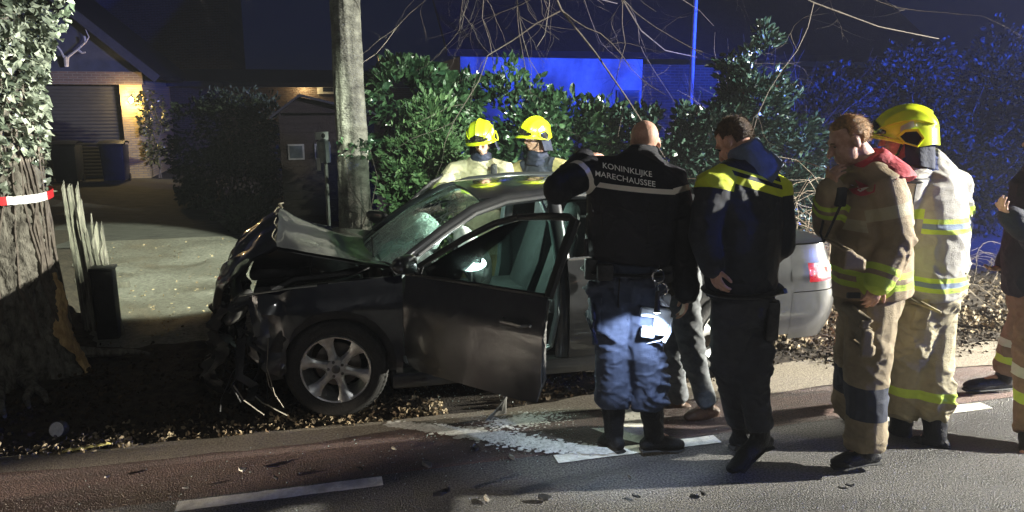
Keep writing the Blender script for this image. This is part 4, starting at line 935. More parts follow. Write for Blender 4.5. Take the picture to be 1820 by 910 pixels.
# ---- driver's door (swung open) and the far front door
def front_door(s, ang, hinge):
    H_ = Vector((hinge[0], CY + s * hinge[1], 0)); xf = Matrix.Translation(H_) @ Matrix.Rotation(R(ang) * (1 if s > 0 else -1), 4, 'Z') @ Matrix.Translation(-H_)
    fl = s < 0
    d = panel('front_door', [(.515, .40), (.50, .70), (.50, .935), (1.10, belt(1.1)), (1.615, belt(1.6)), (1.625, .80), (1.615, .45), (1.575, .335), (1.45, .315), (.62, .305), (.535, .33)], side(s), .06, .012, M_car, car, xf=xf, flip=fl)
    panel('door_card', [(.55, .32), (.53, .92), (1.57, .93), (1.58, .45), (1.52, .32)], side(s, -.075), .15, .03, M_plas, d, xf=xf, flip=fl)
    fr = [(.51, .945), (.66, 1.06), (.86, 1.195), (1.06, 1.305), (1.22, 1.355), (1.42, 1.378), (1.575, 1.385), (1.625, 1.365), (1.622, 1.20), (1.615, .96)]
    MB().tube([xf @ Vector((x, CY + s * (Wd(x, z) - .012), z)) for x, z in fr], [(.02, .022)] * 5 + [(.024, .022)] * 2 + [(.035, .03), (.034, .024), (.034, .024)], 8, ref=xf.to_3x3() @ Vector((1, 0, .3))).build('window_frame', M_plas, d)
    panel('window_glass', [(.62, .985), (.74, 1.075), (.92, 1.19), (1.09, 1.285), (1.23, 1.333), (1.42, 1.355), (1.58, 1.36), (1.585, .975), (1.1, .965), (.66, .955)], side(s, -.018), .08, .004, M_glass, d, xf=xf, flip=fl)
    panel('quarter_glass', [(.53, .948), (.61, 1.0), (.61, .955)], side(s, -.014), .08, .006, M_plas, d, xf=xf, flip=fl)
    mb = MB()
    for off in (.0, .04): mb.tube([xf @ Vector((x, CY + s * (Wd(x, z) + off * .3), z + off * .0)) for x, z in ((.52, .948), (1.1, belt(1.1)), (1.6, belt(1.6)))], [(.010, .007)] * 3, 6)
    mb.build('belt_trim', M_plas, d)
    mb = MB(); mb.tube([xf @ Vector((x, CY + s * y, .80)) for x, y in ((1.34, .92), (1.36, .962), (1.50, .962), (1.52, .92))], [(.016, .012)] * 4, 8); mb.build('door_handle', M_car, d)
    c = xf @ Vector((1.545, CY + s * .935, .80)); MB().ell(c, (Vector((.012, 0, 0)), Vector((0, .012, 0)), Vector((0, 0, .012))), 10, 6).build('lock', M_trim, d)
    # mirror
    mb = MB(); cx, cz = .60, 1.035; T = xf.to_3x3()
    def mir(u, v):
        a = 2 * math.pi * u; t = v * 2 - 1; w = (1 - abs(t) ** 3.0) ** .5 if abs(t) < 1 else 0
        ca, sa = math.cos(a), math.sin(a); ca = math.copysign(abs(ca) ** .6, ca); sa = math.copysign(abs(sa) ** .6, sa)
        return xf @ Vector((cx + .050 * w * ca + .03 * t - .025 * (1 - w), CY + s * (.975 + .125 * t), cz + .062 * w * sa * (1 - .15 * t) + .012 * t))
    mb.grid(mir, 18, 14); m_ = mb.build('door_mirror', M_car, d)
    mb = MB(); mb.tube([xf @ Vector((.57, CY + s * .84, .965)), xf @ Vector((.59, CY + s * .90, .985))], [(.03, .022), (.03, .02)], 8); mb.build('mirror_arm', M_plas, m_)
    # folding check strap and hinges
    mb = MB()
    for z in (.42, .78): mb.box((H_.x + .0, H_.y + s * -.02, z), (.07, .05, .06))
    mb.build('hinge', M_car, d)
    return d
front_door(-1, 52, (.50, .90))
front_door(1, 58, (.50, .90))
# ---- cabin
mb = MB(); mb.box((1.55, CY, .22), (2.2, 1.6, .05)); mb.box((.40, CY, .55), (.05, 1.55, .72)); mb.box((2.62, CY, .55), (.05, 1.5, .7)); mb.build('cabin_floor', M_plas, car)
MB().grid(lambda u, v: Vector((.40 + .46 * u, CY - .76 + 1.52 * v, .93 + .05 * math.sin(u * 2.6) - .30 * max(0, u - .72) ** .8 + .035 * math.exp(-((v - .26) / .1) ** 2) * math.sin(u * 3.14))), 14, 20).build('dashboard', mat('dash_grey', (.05, .055, .055), .6, bump=.2), car)
mb = MB(); C = Vector((.98, CY - .37, .90)); ax = Vector((.90, 0, .43)).normalized(); d_, a_, b2 = frame_of(ax)
mb.tube([C + (a_ * math.cos(t) + b2 * math.sin(t)) * .185 for t in np.linspace(0, 2 * math.pi, 29)], .015, 8); mb.tube([C - ax * .02, C - ax * .3], .03, 8)
for t in (0, 2.2, 4.1): mb.tube([C, C + (a_ * math.cos(t) + b2 * math.sin(t)) * .18], .012, 6)
mb.build('steering_wheel', M_plas, car)
mb = MB(); mb.ell(C + ax * .09, (b2 * .24, a_ * .24, ax * .10), 20, 14); va, na, fa = remesh(mb, .018, 2); va = va + na * (.018 * pn(va * 9))[:, None]; mesh_obj('airbag', va, fa, M_bag, car)
mb = MB(); mb.ell(Vector((.78, CY + .36, .98)), (Vector((.17, 0, .05)), Vector((0, .27, 0)), Vector((-.05, 0, .16))), 20, 14); va, na, fa = remesh(mb, .018, 2); va = va + na * (.02 * pn(va * 8))[:, None]; mesh_obj('airbag', va, fa, M_bag, car)
for y in (-.37, .37):
    st = MB(); st.box((1.38, CY + y, .46), (.52, .50, .16), bev=.05)
    st.tube([(1.62, CY + y, .50), (1.72, CY + y, .75), (1.80, CY + y, 1.06)], [(.24, .07), (.25, .075), (.20, .055)], 16, ref=(0, 1, 0), dome=True)
    q = st.build('seat', M_seat, car)
    hr = MB(); hr.tube([(1.81, CY + y - .001, 1.10), (1.83, CY + y, 1.20), (1.84, CY + y, 1.26)], [(.10, .05), (.14, .055), (.11, .045)], 14, ref=(0, 1, 0), dome=True); hr.build('headrest', M_seat, q)
mb = MB(); mb.box((2.32, CY, .45), (.45, 1.3, .16), bev=.05); mb.tube([(2.52, CY, .5), (2.66, CY, 1.0)], [(.66, .07), (.62, .06)], 16, ref=(0, 1, 0), dome=True); mb.build('rear_bench', M_seat, car)
# ---- wheels
def wheel(cx, cy, s, steer):
    n = Vector((-math.sin(R(steer)), s * math.cos(R(steer)), 0)); t = empty('wheel', (cx, cy, .335)); t.parent = car; t.matrix_parent_inverse = car.matrix_basis.inverted()
    c = Vector((cx, cy, .335)); Ro = .335; pr = []
    for r, h in ((.228, -.10), (.245, -.112), (.29, -.118), (.315, -.108), (.330, -.09), (Ro, -.075), (Ro, -.05), (Ro - .009, -.047), (Ro - .009, -.037), (Ro, -.034), (Ro, -.006), (Ro - .009, -.004), (Ro - .009, .006), (Ro, .008), (Ro, .034), (Ro - .009, .037), (Ro - .009, .047), (Ro, .05), (Ro, .075), (.330, .09), (.315, .108), (.29, .118), (.262, .116), (.245, .112), (.228, .10), (.22, 0)): pr.append((r, h))
    ty = MB().lathe(pr, c - n * .10, n, 72, closed=True)
    d, a, b = frame_of(n)
    for k in range(64):                       # tread blocks on the shoulders
        th = 2 * math.pi * k / 64; e = a * math.cos(th) + b * math.sin(th); g = d.cross(e)
        for h in (-.082, .082):
            p = c - n * .10 + n * h + e * (Ro - .001); ty.add([p + n * .022 * i + g * .010 * j + e * (.005 if abs(i) else 0) * (1 if i * h < 0 else -1.0) for i in (-1, 1) for j in (-1, 1)], [(0, 2, 3, 1)])
    ty.build('tyre', M_rub, t, sharp=30)
    rm = MB(); rm.lathe([(.224, -.20), (.228, -.02), (.232, .0), (.226, .012), (.216, .008), (.205, -.03), (.195, -.10), (.19, -.19)], c, n, 64)
    for k in range(6):
        th = 2 * math.pi * (k + .25) / 6; e = a * math.cos(th) + b * math.sin(th); g = d.cross(e)
        out = [(.05, .036, -.018), (.09, .026, -.024), (.13, .026, -.022), (.17, .034, -.014), (.20, .052, -.006), (.222, .062, .002)]
        V = []
        for r, w, h in out:
            V += [c + e * r - g * w + n * h, c + e * r - g * w * .45 + n * (h + .012), c + e * r + g * w * .45 + n * (h + .012), c + e * r + g * w + n * h, c + e * r + g * w * .9 + n * (h - .035), c + e * r - g * w * .9 + n * (h - .035)]
        F = [(6 * i + j, 6 * i + (j + 1) % 6, 6 * (i + 1) + (j + 1) % 6, 6 * (i + 1) + j) for i in range(len(out) - 1) for j in range(6)]
        rm.add(V, F + [(5, 4, 3, 2, 1, 0), tuple(6 * (len(out) - 1) + j for j in range(6))])
    rm.lathe([(.0, -.004), (.062, -.006), (.072, -.016), (.072, -.05), (0, -.05)], c, n, 32)
    r_ = rm.build('rim', M_alloy, t, sharp=30)
    bl = MB()
    for k in range(5):
        th = 2 * math.pi * k / 5 + .3; e = a * math.cos(th) + b * math.sin(th); bl.lathe([(.0, .004), (.010, .004), (.011, -.006)], c + e * .050 - n * .004, n, 8)
    bl.lathe([(0, .010), (.020, .009), (.027, .004), (.028, -.005)], c - n * .002, n, 20); bl.build('hub_cap', mat('hub_grey', (.10, .10, .10), .4, metal=.5), t)
    MB().lathe([(0, -.11), (.15, -.11), (.15, -.125), (0, -.125)], c, n, 40).build('brake_disc', M_disc, t)
wheel(.04, CY - .905, -1, 9); wheel(2.90, CY - .905, -1, 0); wheel(.04, CY + .905, 1, -9); wheel(2.90, CY + .905, 1, 0)
MB().box((1.5, CY, .26), (3.4, 1.35, .10)).build('underbody', M_plas, car)

# courtesy light under the roof, on because the doors are open
cl_ = Vector((1.22, CY, 1.352)); MB().box(tuple(cl_), (.08, .16, .018), bev=.006).build('courtesy_light', mat('lit_courtesy', (.9, 1, .95), .4, emit=(.75, 1.0, .85), estr=8), car)
lamp('courtesy_light_lamp', 'POINT', cl_ - Vector((0, 0, .05)), 34, (.72, 1.0, .84), size=.04)
# added glowing disc behind the window, imitating the floodlight's reflection in its glass
wq = at(836, 468, 5.05); wk = empty('reflection_glow', wq, 'glaring white work lamp behind the open door\'s window', 'lamp')
MB().ell(wq, (RV_ * .11, FV_ * .02, Vector((0, 0, .055))), 18, 10).build('lens', mat('reflection_glow_face', (.9, 1, 1), .3, emit=(.82, 1.0, .96), estr=26), wk)  # no real lens: glowing face of the added reflection glow
MB().box((wq.x + FV_.x * .035, wq.y + FV_.y * .035, wq.z), (.15, .05, .10), bev=.015).build('glow_backing', M_plas, wk); MB().tube([wq + FV_ * .04 - Vector((0, 0, .05)), wq + FV_ * .04 - Vector((0, 0, .20))], .014, 8).build('glow_stand', M_plas, wk)
# ================================================================== PEOPLE
RV = Vector((math.cos(YAW), -math.sin(YAW), 0)); FV = Vector((math.sin(YAW), math.cos(YAW), 0)); UP = Vector((0, 0, 1))
def facing(a, b): return (RV * a + FV * b).normalized()
M_skin = mat('skin', (.40, .215, .155), .5, scale=38, bump=.25, bscale=190, col2=(.55, .335, .25), spec=.4, detail=8)
def bandmat(name, col, rough, torso=(), arm=(), var=.18, bump=.5, sheen=.0, weave=260):
    m = mat(name, col, rough, var=var, scale=7, bump=bump, bscale=weave, spec=.3, detail=8, sheen=sheen); nt = m.node_tree; b = nt.nodes['Principled BSDF']
    src = b.inputs['Base Color'].links[0].from_socket
    aw = _n(nt, 'ShaderNodeAttribute', attribute_name='aw'); rough_src = None
    for attr, lst, op in (('tz', torso, 'LESS_THAN'), ('ta', arm, 'GREATER_THAN')):
        if not lst: continue
        a = _n(nt, 'ShaderNodeAttribute', attribute_name=attr); sel = _n(nt, 'ShaderNodeMath', operation=op); sel.inputs[1].default_value = .5; nt.links.new(aw.outputs['Fac'], sel.inputs[0])
        for lo, hi, c in lst:
            cp = _n(nt, 'ShaderNodeMath', operation='COMPARE'); cp.inputs[1].default_value = (lo + hi) / 2; cp.inputs[2].default_value = abs(hi - lo) / 2; nt.links.new(a.outputs['Fac'], cp.inputs[0])
            mu = _n(nt, 'ShaderNodeMath', operation='MULTIPLY'); nt.links.new(cp.outputs[0], mu.inputs[0]); nt.links.new(sel.outputs[0], mu.inputs[1])
            mx = _n(nt, 'ShaderNodeMixRGB'); nt.links.new(mu.outputs[0], mx.inputs[0]); nt.links.new(src, mx.inputs[1]); mx.inputs[2].default_value = (*c, 1); src = mx.outputs[0]
    nt.links.new(src, b.inputs['Base Color'])
    return m
def foldbump(m, scale=9.0, dist=.022, strength=.75):
    if m.get('fold'): return m
    m['fold'] = 1; nt = m.node_tree; b = nt.nodes['Principled BSDF']
    tc = _n(nt, 'ShaderNodeTexCoord'); mp = _n(nt, 'ShaderNodeMapping'); mp.inputs['Scale'].default_value = (1, 1, 1.7); mp.inputs['Rotation'].default_value = (.35, .3, 0); nt.links.new(tc.outputs['Object'], mp.inputs[0])
    nz = _n(nt, 'ShaderNodeTexNoise'); nz.noise_type = 'RIDGED_MULTIFRACTAL'; nz.inputs['Scale'].default_value = scale; nz.inputs['Detail'].default_value = 3; nz.inputs['Distortion'].default_value = .6; nt.links.new(mp.outputs[0], nz.inputs[0])
    bp = _n(nt, 'ShaderNodeBump'); bp.inputs['Strength'].default_value = strength; bp.inputs['Distance'].default_value = dist; nt.links.new(nz.outputs[0], bp.inputs['Height'])
    if b.inputs['Normal'].links: nt.links.new(b.inputs['Normal'].links[0].from_socket, bp.inputs['Normal'])
    nt.links.new(bp.outputs[0], b.inputs['Normal']); return m
def cloth(name, mb, m, parent, voxel=.0105, smooth=4, amp=.010, fx=5., fz=12., seed=0, arms=None, tilt=(0, 0), z_of=None, keep=None):
    v, n, f = remesh(mb, voxel, smooth); sd = seed * 7.3
    if name in ('jacket', 'trousers', 'red_yoke', 'collar', 'neck_hood'): foldbump(m)
    wp = v + .035 * np.stack([pn(v * 6 + sd), pn(v * 6 + sd + 9), pn(v * 6 + sd + 17)], 1)
    def ridge(q): return np.clip(1 - np.abs(pn(q)) * 3.0, 0, 1) ** 1.6
    dg = wp @ np.array([[1, 0, .55], [0, 1, .3], [0, 0, 1.0]])            # folds run slightly diagonal
    w1 = ridge(dg * np.array((fx * .8, fx * .8, fz * .62)) + sd); w2 = ridge(wp * np.array((fx * 1.5, fx * 1.5, fz * 1.25)) + sd + 31)
    act = np.clip(.5 + 1.1 * pn(v * 3.3 + sd + 3), .1, 1.2); w3 = pn(v * 4 + sd)
    v = v + n * (amp * (1.15 * w1 * act + .55 * w2 * act + .6 * w3 - .35))[:, None]
    o = mesh_obj(name, v, f, m, parent)
    tz = v[:, 2] + tilt[0] * (v @ np.array(RV)) + tilt[1] * (v @ np.array(FV)); aw = np.zeros(len(v)); ta = np.zeros(len(v))
    if arms:
        best = np.full(len(v), 1e9)
        for ch, rad in arms:
            acc = 0.0
            for i in range(len(ch) - 1):
                a = np.array(ch[i]); b = np.array(ch[i + 1]); L = np.linalg.norm(b - a); t = np.clip(((v - a) @ (b - a)) / L ** 2, 0, 1)
                d = np.linalg.norm(v - (a + t[:, None] * (b - a)), axis=1); k = d < best
                ta[k] = (acc + t * L)[k]; best = np.minimum(best, d); acc += L
        aw = np.clip((rad * 1.55 - best) / (rad * .5) + .0, 0, 1)
    for nm, val in (('tz', tz), ('ta', ta), ('aw', aw)):
        a = o.data.attributes.new(nm, 'FLOAT', 'POINT'); a.data.foreach_set('value', val.astype(np.float32))
    return o, BVHTree.FromPolygons([Vector(p) for p in v], f)
def hframe(f, pitch=0.0, roll=0.0):
    f = f.normalized(); r = f.cross(UP).normalized()
    f2 = (f * math.cos(R(pitch)) - UP * math.sin(R(pitch))); u = r.cross(f2)
    if roll: r, u = r * math.cos(R(roll)) + u * math.sin(R(roll)), u * math.cos(R(roll)) - r * math.sin(R(roll))
    return r, f2, u
def head_prims(mb, c, r, f, u):
    e = lambda p, a, b, d: mb.ell(c + r * p[0] + f * p[1] + u * p[2], (r * a, f * b, u * d), 18, 12)
    e((0, -.012, .035), .077, .100, .088); e((0, .030, -.045), .062, .066, .082); e((0, .068, -.098), .030, .024, .022)
    e((0, .078, .028), .055, .022, .018); e((.034, .070, -.030), .022, .022, .024); e((-.034, .070, -.030), .022, .022, .024)
    mb.tube([c + f * .092 + u * .018, c + f * .112 - u * .012, c + f * .120 - u * .030], [.009, .013, .016], 8, dome=True)
    e((0, .094, -.062), .024, .010, .007); e((0, .092, -.076), .020, .010, .007)
    for s in (-1, 1): e((s * .079, -.006, -.008), .011, .021, .034)
def hand(w, d, nrm, curl, thumb_side, spread=.012):
    """palm and five fingers: d along the hand, nrm out of the palm, curl in degrees per joint"""
    d = d.normalized(); nrm = (nrm - d * nrm.dot(d)).normalized(); ac = d.cross(nrm) * thumb_side; mb = MB()
    mb.tube([w - d * .03, w + d * .01, w + d * .05, w + d * .088], [(.026, .021), (.033, .019), (.041, .017), (.041, .013)], 14, ref=ac, dome=True)
    for k, (L, r) in enumerate(((.072, .0088), (.082, .0092), (.076, .0088), (.058, .0078))):
        o = .031 - .0207 * k; p = w + d * (.086 - .004 * abs(k - 1)) + ac * o; dd = (d + ac * (spread * (1.5 - k) * 4)).normalized(); pts = [p - dd * .02, p]
        for j, fr in enumerate((.45, .31, .24)):
            a = R(curl * (.8 + .25 * j)); dd = (dd * math.cos(a) + nrm * math.sin(a)).normalized(); p = p + dd * L * fr; pts.append(p)
        mb.tube(pts, [r * 1.05, r * 1.05, r, r * .93, r * .8], 10, dome=True)
    p = w + d * .025 + ac * .030; dd = (d * .75 + ac * .62 + nrm * .25).normalized(); pts = [p - dd * .02, p]
    for j, fr in enumerate((.036, .030, .024)): p = p + dd * fr; pts.append(p); dd = (dd + d * .25 + nrm * (.02 * curl / 10)).normalized()
    mb.tube(pts, [.013, .013, .011, .0105, .0085], 10, dome=True)
    return remesh(mb, .0048, 1)
def body(name, label, J, hf, hands, group, feet):
    mb = MB(); r, f, u = hf; c = J['head']; head_prims(mb, c, r, f, u)
    mb.tube([c - u * .04 - f * .02, c.lerp(J['neck'], .6) - f * .012, J['neck']], [.056, .058, .07], 14)
    ch, pv = J['chest'], J['pelvis']; rr = J['right']
    mb.tube([J['neck'] - UP * .02, J['neck'].lerp(ch, .4), ch, ch.lerp(pv, .5), pv], [(.10, .07), (.17, .09), (.17, .10), (.15, .09), (.16, .10)], 16, ref=rr, dome=True)
    for s in ('L', 'R'):
        mb.tube([J['neck'].lerp(J['sh' + s], .5), J['sh' + s], J['sh' + s].lerp(J['el' + s], .5), J['el' + s], J['el' + s].lerp(J['wr' + s], .35), J['wr' + s]], [.055, .055, .046, .038, .040, .026], 12)
        mb.tube([pv.lerp(J['hip' + s], .6), J['hip' + s], J['hip' + s].lerp(J['kn' + s], .5), J['kn' + s], J['kn' + s].lerp(J['an' + s], .35), J['an' + s]], [.08, .085, .07, .05, .052, .036], 12)
        mb.tube([J['an' + s] - UP * .02, J['an' + s] + (J['toe' + s] - J['an' + s]) * .3, J['toe' + s] * .6 + J['an' + s] * .4], [.034, .028, .020], 10)
    v, n, fc = remesh(mb, .0085, 2)
    V = [v]; F = list(fc); k = len(v)
    for h in hands:
        hv_, hn, hfc = hand(*h); V.append(hv_); F += [tuple(i + k for i in q) for q in hfc]; k += len(hv_)
    V = np.concatenate(V); g0 = (J['anL'] + J['anR']) / 2; og = Vector((g0.x, g0.y, 0))
    o = mesh_obj(name, V, F, M_skin, None, origin=og); tag(o, label, 'person', group)
    for s in (-1, 1):
        MB().ell(c + r * (.031 * s) + f * .0875 + u * .006, (r * .013, f * .006, u * .006), 10, 8).build('eye', mat('eye_dark', (.05, .035, .03), .2), o)
        MB().tube([c + r * (.012 * s) + f * .098 + u * .024, c + r * (.032 * s) + f * .098 + u * .030, c + r * (.052 * s) + f * .085 + u * .025], [.004, .005, .003], 6).build('eyebrow', mat('brow', (.16, .09, .05), .8), o)
    return o
def trousers(o, J, m, rad=(.125, .105, .085, .075), pel=(.185, .145), waist=None, amp=.012, seed=0, end=None, **kw):
    mb = MB(); w = waist or (J['pelvis'] + UP * .16)
    mb.tube([w, J['pelvis'] + UP * .04, J['pelvis'] - UP * .05], [(pel[0] * .94, pel[1] * .92), pel, (pel[0] * .95, pel[1])], 18, ref=J['right'], dome=True)
    for s in ('L', 'R'):
        a = J['an' + s] if end is None else J['kn' + s].lerp(J['an' + s], end)
        mb.tube([J['hip' + s] + UP * .03, J['hip' + s].lerp(J['kn' + s], .3), J['hip' + s].lerp(J['kn' + s], .7), J['kn' + s], J['kn' + s].lerp(a, .4), J['kn' + s].lerp(a, .85), a], [rad[0] * .95, rad[0], (rad[0] + rad[1]) / 2, rad[1], rad[2] * 1.06, rad[3] * 1.08, rad[3]], 14); mb.ell(J['kn' + s], (RV * rad[1], FV * rad[1], UP * rad[1]), 12, 8)
    return cloth('trousers', mb, m, o, amp=amp, seed=seed, fx=6, fz=14, **kw)
def jacket(o, J, m, stations, rs=(.088, .078, .062), seed=0, amp=.011, name='jacket', tilt=(0, 0), cuff=1.0, collar=None):
    mb = MB(); mb.tube([p for p, a, b in stations], [(a, b) for p, a, b in stations], 22, ref=J['right'], dome=False)
    arms = []
    for s in ('L', 'R'):
        w = J['el' + s].lerp(J['wr' + s], cuff); e = J['el' + s]; sh = J['sh' + s]
        inn = J['neck'].lerp(sh, .55) - UP * .03
        mb.tube([inn, sh, sh.lerp(e, .5), e, e.lerp(w, .5), w], [rs[0] * 1.0, rs[0], (rs[0] + rs[1]) / 2, rs[1], (rs[1] + rs[2]) / 2, rs[2]], 14, dome=True)
        mb.ell(e, (RV * rs[1], FV * rs[1], UP * rs[1]), 12, 8); arms.append(([sh, e, w], rs[1]))
    if collar: mb.tube(collar[0], collar[1], 16, ref=J['right'], cap=True)
    return cloth(name, mb, m, o, seed=seed, amp=amp, fx=5, fz=9, arms=arms, tilt=tilt)
M_boot = mat('boot_leather', (.009, .009, .010), .58, var=.3, bump=.5, bscale=120, spec=.3); M_sole = mat('boot_sole', (.02, .02, .02), .8, bump=.3)
def boot(o, kn, an, toe, m=None, shaft=.32, r=.062, name='boot', lift=.0):
    d = toe - an; d.z = 0; L = d.length; d.normalize(); mb = MB(); pitch = (toe.z - (an.z - .085)) if lift else 0
    s = (kn - an).normalized()
    heel = an - d * .055 - UP * .055; tp = toe
    mb.tube([an + s * (shaft), an + s * (shaft * .5), an + s * .05, an - UP * .01], [r * 1.08, r * 1.0, r * .86, r * .85], 14, dome=True)
    mid = an.lerp(tp, .5) - UP * .005
    side_ = d.cross(UP)
    mb.tube([heel, an - UP * .045 + d * .02, mid - UP * .018, tp - d * .05 + UP * .006, tp - d * .01], [(.040, .042), (.046, .058), (.050, .045), (.050, .036), (.036, .026)], 14, ref=side_, dome=True)
    b_, _ = cloth(name, mb, m or M_boot, o, voxel=.009, smooth=3, amp=.004, seed=3, fx=9, fz=16)
    sl = MB(); hb_ = heel - UP * .036; tb_ = tp - UP * .028
    sl.tube([hb_ - d * .03, hb_ + d * .05, hb_.lerp(tb_, .5), tb_ - d * .05, tb_ + d * .005], [(.034, .012), (.042, .013), (.042, .011), (.052, .012), (.03, .010)], 12, ref=side_)
    sl.build('sole', M_sole, b_)
    return b_
M_yel = mat('helmet_yellow', (.62, .72, .02), .28, var=.06, coat=.5); M_visor = mat('helmet_visor', (.015, .014, .012), .12, coat=.6)
M_flap = mat('neck_flap', (.012, .016, .035), .85, var=.3, bump=.3)
def helmet(o, c, r, f, u, flap=True, label=None):
    cc = c + u * .030 - f * .012; ax, ay, az = .132, .165, .142
    def rim(ph): return -.045 + .060 * max(0, math.cos(ph)) ** 1.5 - .045 * max(0, -math.cos(ph)) ** 1.3 - .028 * math.exp(-((abs(ph) - 1.75) / .42) ** 2)
    def sh(u_, v_, k=1.0):
        ph = (u_ * 2 - 1) * math.pi; zr_ = rim(ph)
        if v_ < .72: t = v_ / .72 * math.pi / 2; x, y, z = ax * math.sin(t) * math.sin(ph), ay * math.sin(t) * math.cos(ph), az * math.cos(t)
        else:
            w = (v_ - .72) / .28; x, y, z = ax * (1 + .03 * w) * math.sin(ph), ay * (1 + .03 * w) * math.cos(ph), zr_ * w
        cb = .013 * math.exp(-(x / .014) ** 2) * (1 if y > -.13 else .3) * (1 if z > .02 else .2)
        rid = .007 * math.exp(-((abs(x) - .075) / .012) ** 2) * (z > .02)
        g = 1 + (cb + rid) / .15
        return cc + (r * x + f * y) * k * g + u * z * g
    s = MB().grid(sh, 64, 30).build('helmet', M_yel, o)
    inner = MB().grid(lambda a, b: sh(a, .60 + .4 * b, .965) - u * .001, 48, 8, flip=True).build('helmet_liner', M_visor, s)
    # front peak
    pk = MB()
    def peak(a, b):
        ph = (a * 2 - 1) * 1.35; p = sh(ph / math.pi / 2 + .5, 1.0); out = (r * math.sin(ph) + f * math.cos(ph)); w = math.cos(ph / 1.35 * 1.5)
        return p + out * (.006 + .034 * w * min(1, b * 1.4)) - u * (.004 + .014 * min(1, b * 1.4) * w) + u * (.012 * (1 if b > .9 else 0)) 
    pk.grid(peak, 30, 8); pk.tube([peak(k / 30, .7) for k in range(31)], .006, 6); pk.build('helmet_peak', M_yel, s)
    # dark visor recess above the peak
    MB().grid(lambda a, b: (lambda ph: sh(ph / math.pi / 2 + .5, .715 - .24 * b * (1 - .8 * abs(a * 2 - 1) ** 1.3)) + (r * math.sin(ph) + f * math.cos(ph)) * .006 + u * .002)((a * 2 - 1) * .80), 24, 6).build('visor', M_visor, s)
    for k in (-1, 1):                            # side plates
        MB().grid(lambda a, b: (lambda t, q: sh((1.55 * k + .34 * q * math.cos(t)) / math.pi / 2 + .5, .84 + .17 * q * math.sin(t)) + r * (.013 * k))(a * 2 * math.pi, b), 6, 3, flip=(k < 0)).build('side_plate', M_visor, s)
        MB().tube([sh((1.55 * k + .36 * math.cos(t)) / math.pi / 2 + .5, .84 + .18 * math.sin(t)) + r * (.010 * k) for t in np.linspace(0, 2 * math.pi, 7)], [(.006, .012)] * 7, 6).build('side_frame', M_yel, s)
        MB().tube([sh((k * (.5 + 1.9 * t)) / math.pi / 2 + .5, .62 - .12 * math.sin(t * 3)) + r * (.003 * k) for t in np.linspace(0, 1, 12)], [(.005, .009)] * 12, 6).build('shell_rib', M_yel, s)
        MB().grid(lambda a, b: sh((1.25 * k + .42 * k * a) / math.pi / 2 + .5, .50 + .13 * b + .1 * (1 - a)) + (r * k * .6 + u * .5) * .004, 10, 4, flip=(k > 0)).build('reflective_patch', mat('silver_patch', (.55, .60, .45), .3, metal=.3), s)
        mb = MB(); mb.tube([c + r * .088 * k + f * .02 - u * .02, c + r * .076 * k + f * .045 - u * .085, c + f * .07 - u * .128], [(.004, .010)] * 3, 6); mb.build('chin_strap', M_visor, s)
    if flap:
        MB().grid(lambda a, b: (lambda ph: cc + (r * math.sin(ph) * (.118 + .03 * b + .008 * math.sin(ph * 9) * b) + f * math.cos(ph) * (.145 + .0 * b) ) + u * (rim(ph) + .02 - .15 * b))(1.35 + (2 * math.pi - 2.7) * a), 40, 8).build('neck_flap', M_flap, s)
    return s
def hood(o, J, c, r, f, u, m=None):            # rolled balaclava and high collar round the neck
    mb = MB(); n = J['neck']
    mb.tube([c - u * .132 - f * .018, c.lerp(n, .80), n + UP * .0, n - UP * .06], [(.088, .10), (.098, .108), (.115, .12), (.15, .13)], 18, ref=r)
    return cloth('neck_hood', mb, m or M_flap, o, voxel=.011, smooth=3, amp=.009, seed=2, fx=7, fz=22)[0]
def hair(o, c, r, f, u, col, recede=.0, name='hair', rough=.6):
    v = []; f_ = []; nu, nv = 56, 36; keep = {}
    for i in range(nu):
        for j in range(nv + 1):
            ph = 2 * math.pi * i / nu; t = math.pi * .74 * j / nv; x, y, z = math.sin(t) * math.sin(ph), math.sin(t) * math.cos(ph), math.cos(t)
            nse = .035 * pn1(x * 9, y * 9, z * 9 + 3) + .03 * pn1(x * 22, y * 22, z * 10)
            p = c + u * .035 - f * .012 + (r * x * .0825 + f * y * .106 + u * z * .096) * (1 + nse)
            v.append(p)
            line = (.55 - recede if abs(x) < .55 else .45 - recede)
            ok = (z > .42 + recede * .45 and y < .93 - recede) or (y < .30 - recede * .35 and z > -.20) or (y < -.15)
            if abs(y - .0) < .22 and z < -.05: ok = False
            keep[i * (nv + 1) + j] = ok
    for i in range(nu):
        for j in range(nv):
            q = (i * (nv + 1) + j, ((i + 1) % nu) * (nv + 1) + j, ((i + 1) % nu) * (nv + 1) + j + 1, i * (nv + 1) + j + 1)
            if sum(keep[a] for a in q) >= 3: f_.append(q)
    o2 = mesh_obj(name, v, f_, mat('hair_%d' % int(col[0] * 1e4), col, rough, var=.45, scale=60, bump=.9, bscale=240), o)
    s = o2.modifiers.new('s', 'SOLIDIFY'); s.thickness = .012; s.offset = -1
    rg = random.Random(5); sv = []; sf = []
    for _ in range(2600):                       # loose strands over the cap
        q = f_[rg.randrange(len(f_))]; p = Vector((0, 0, 0)); ws_ = [rg.random() for _ in q]; t_ = sum(ws_)
        for i, w_ in zip(q, ws_): p += Vector(v[i]) * (w_ / t_)
        nn = (p - (c + u * .035 - f * .012)).normalized(); d = (-f * .5 - u * .55 + nn * .55 + Vector((rg.gauss(0, .35), rg.gauss(0, .35), rg.gauss(0, .35)))).normalized(); sd = d.cross(nn).normalized(); L = rg.uniform(.012, .026); k = len(sv)
        sv += [p - sd * .0012, p + sd * .0012, p + d * L]; sf.append((k, k + 1, k + 2))
    mesh_obj('strands', sv, sf, o2.data.materials[0], o2, smooth=False)['kind'] = 'stuff'
    return o2
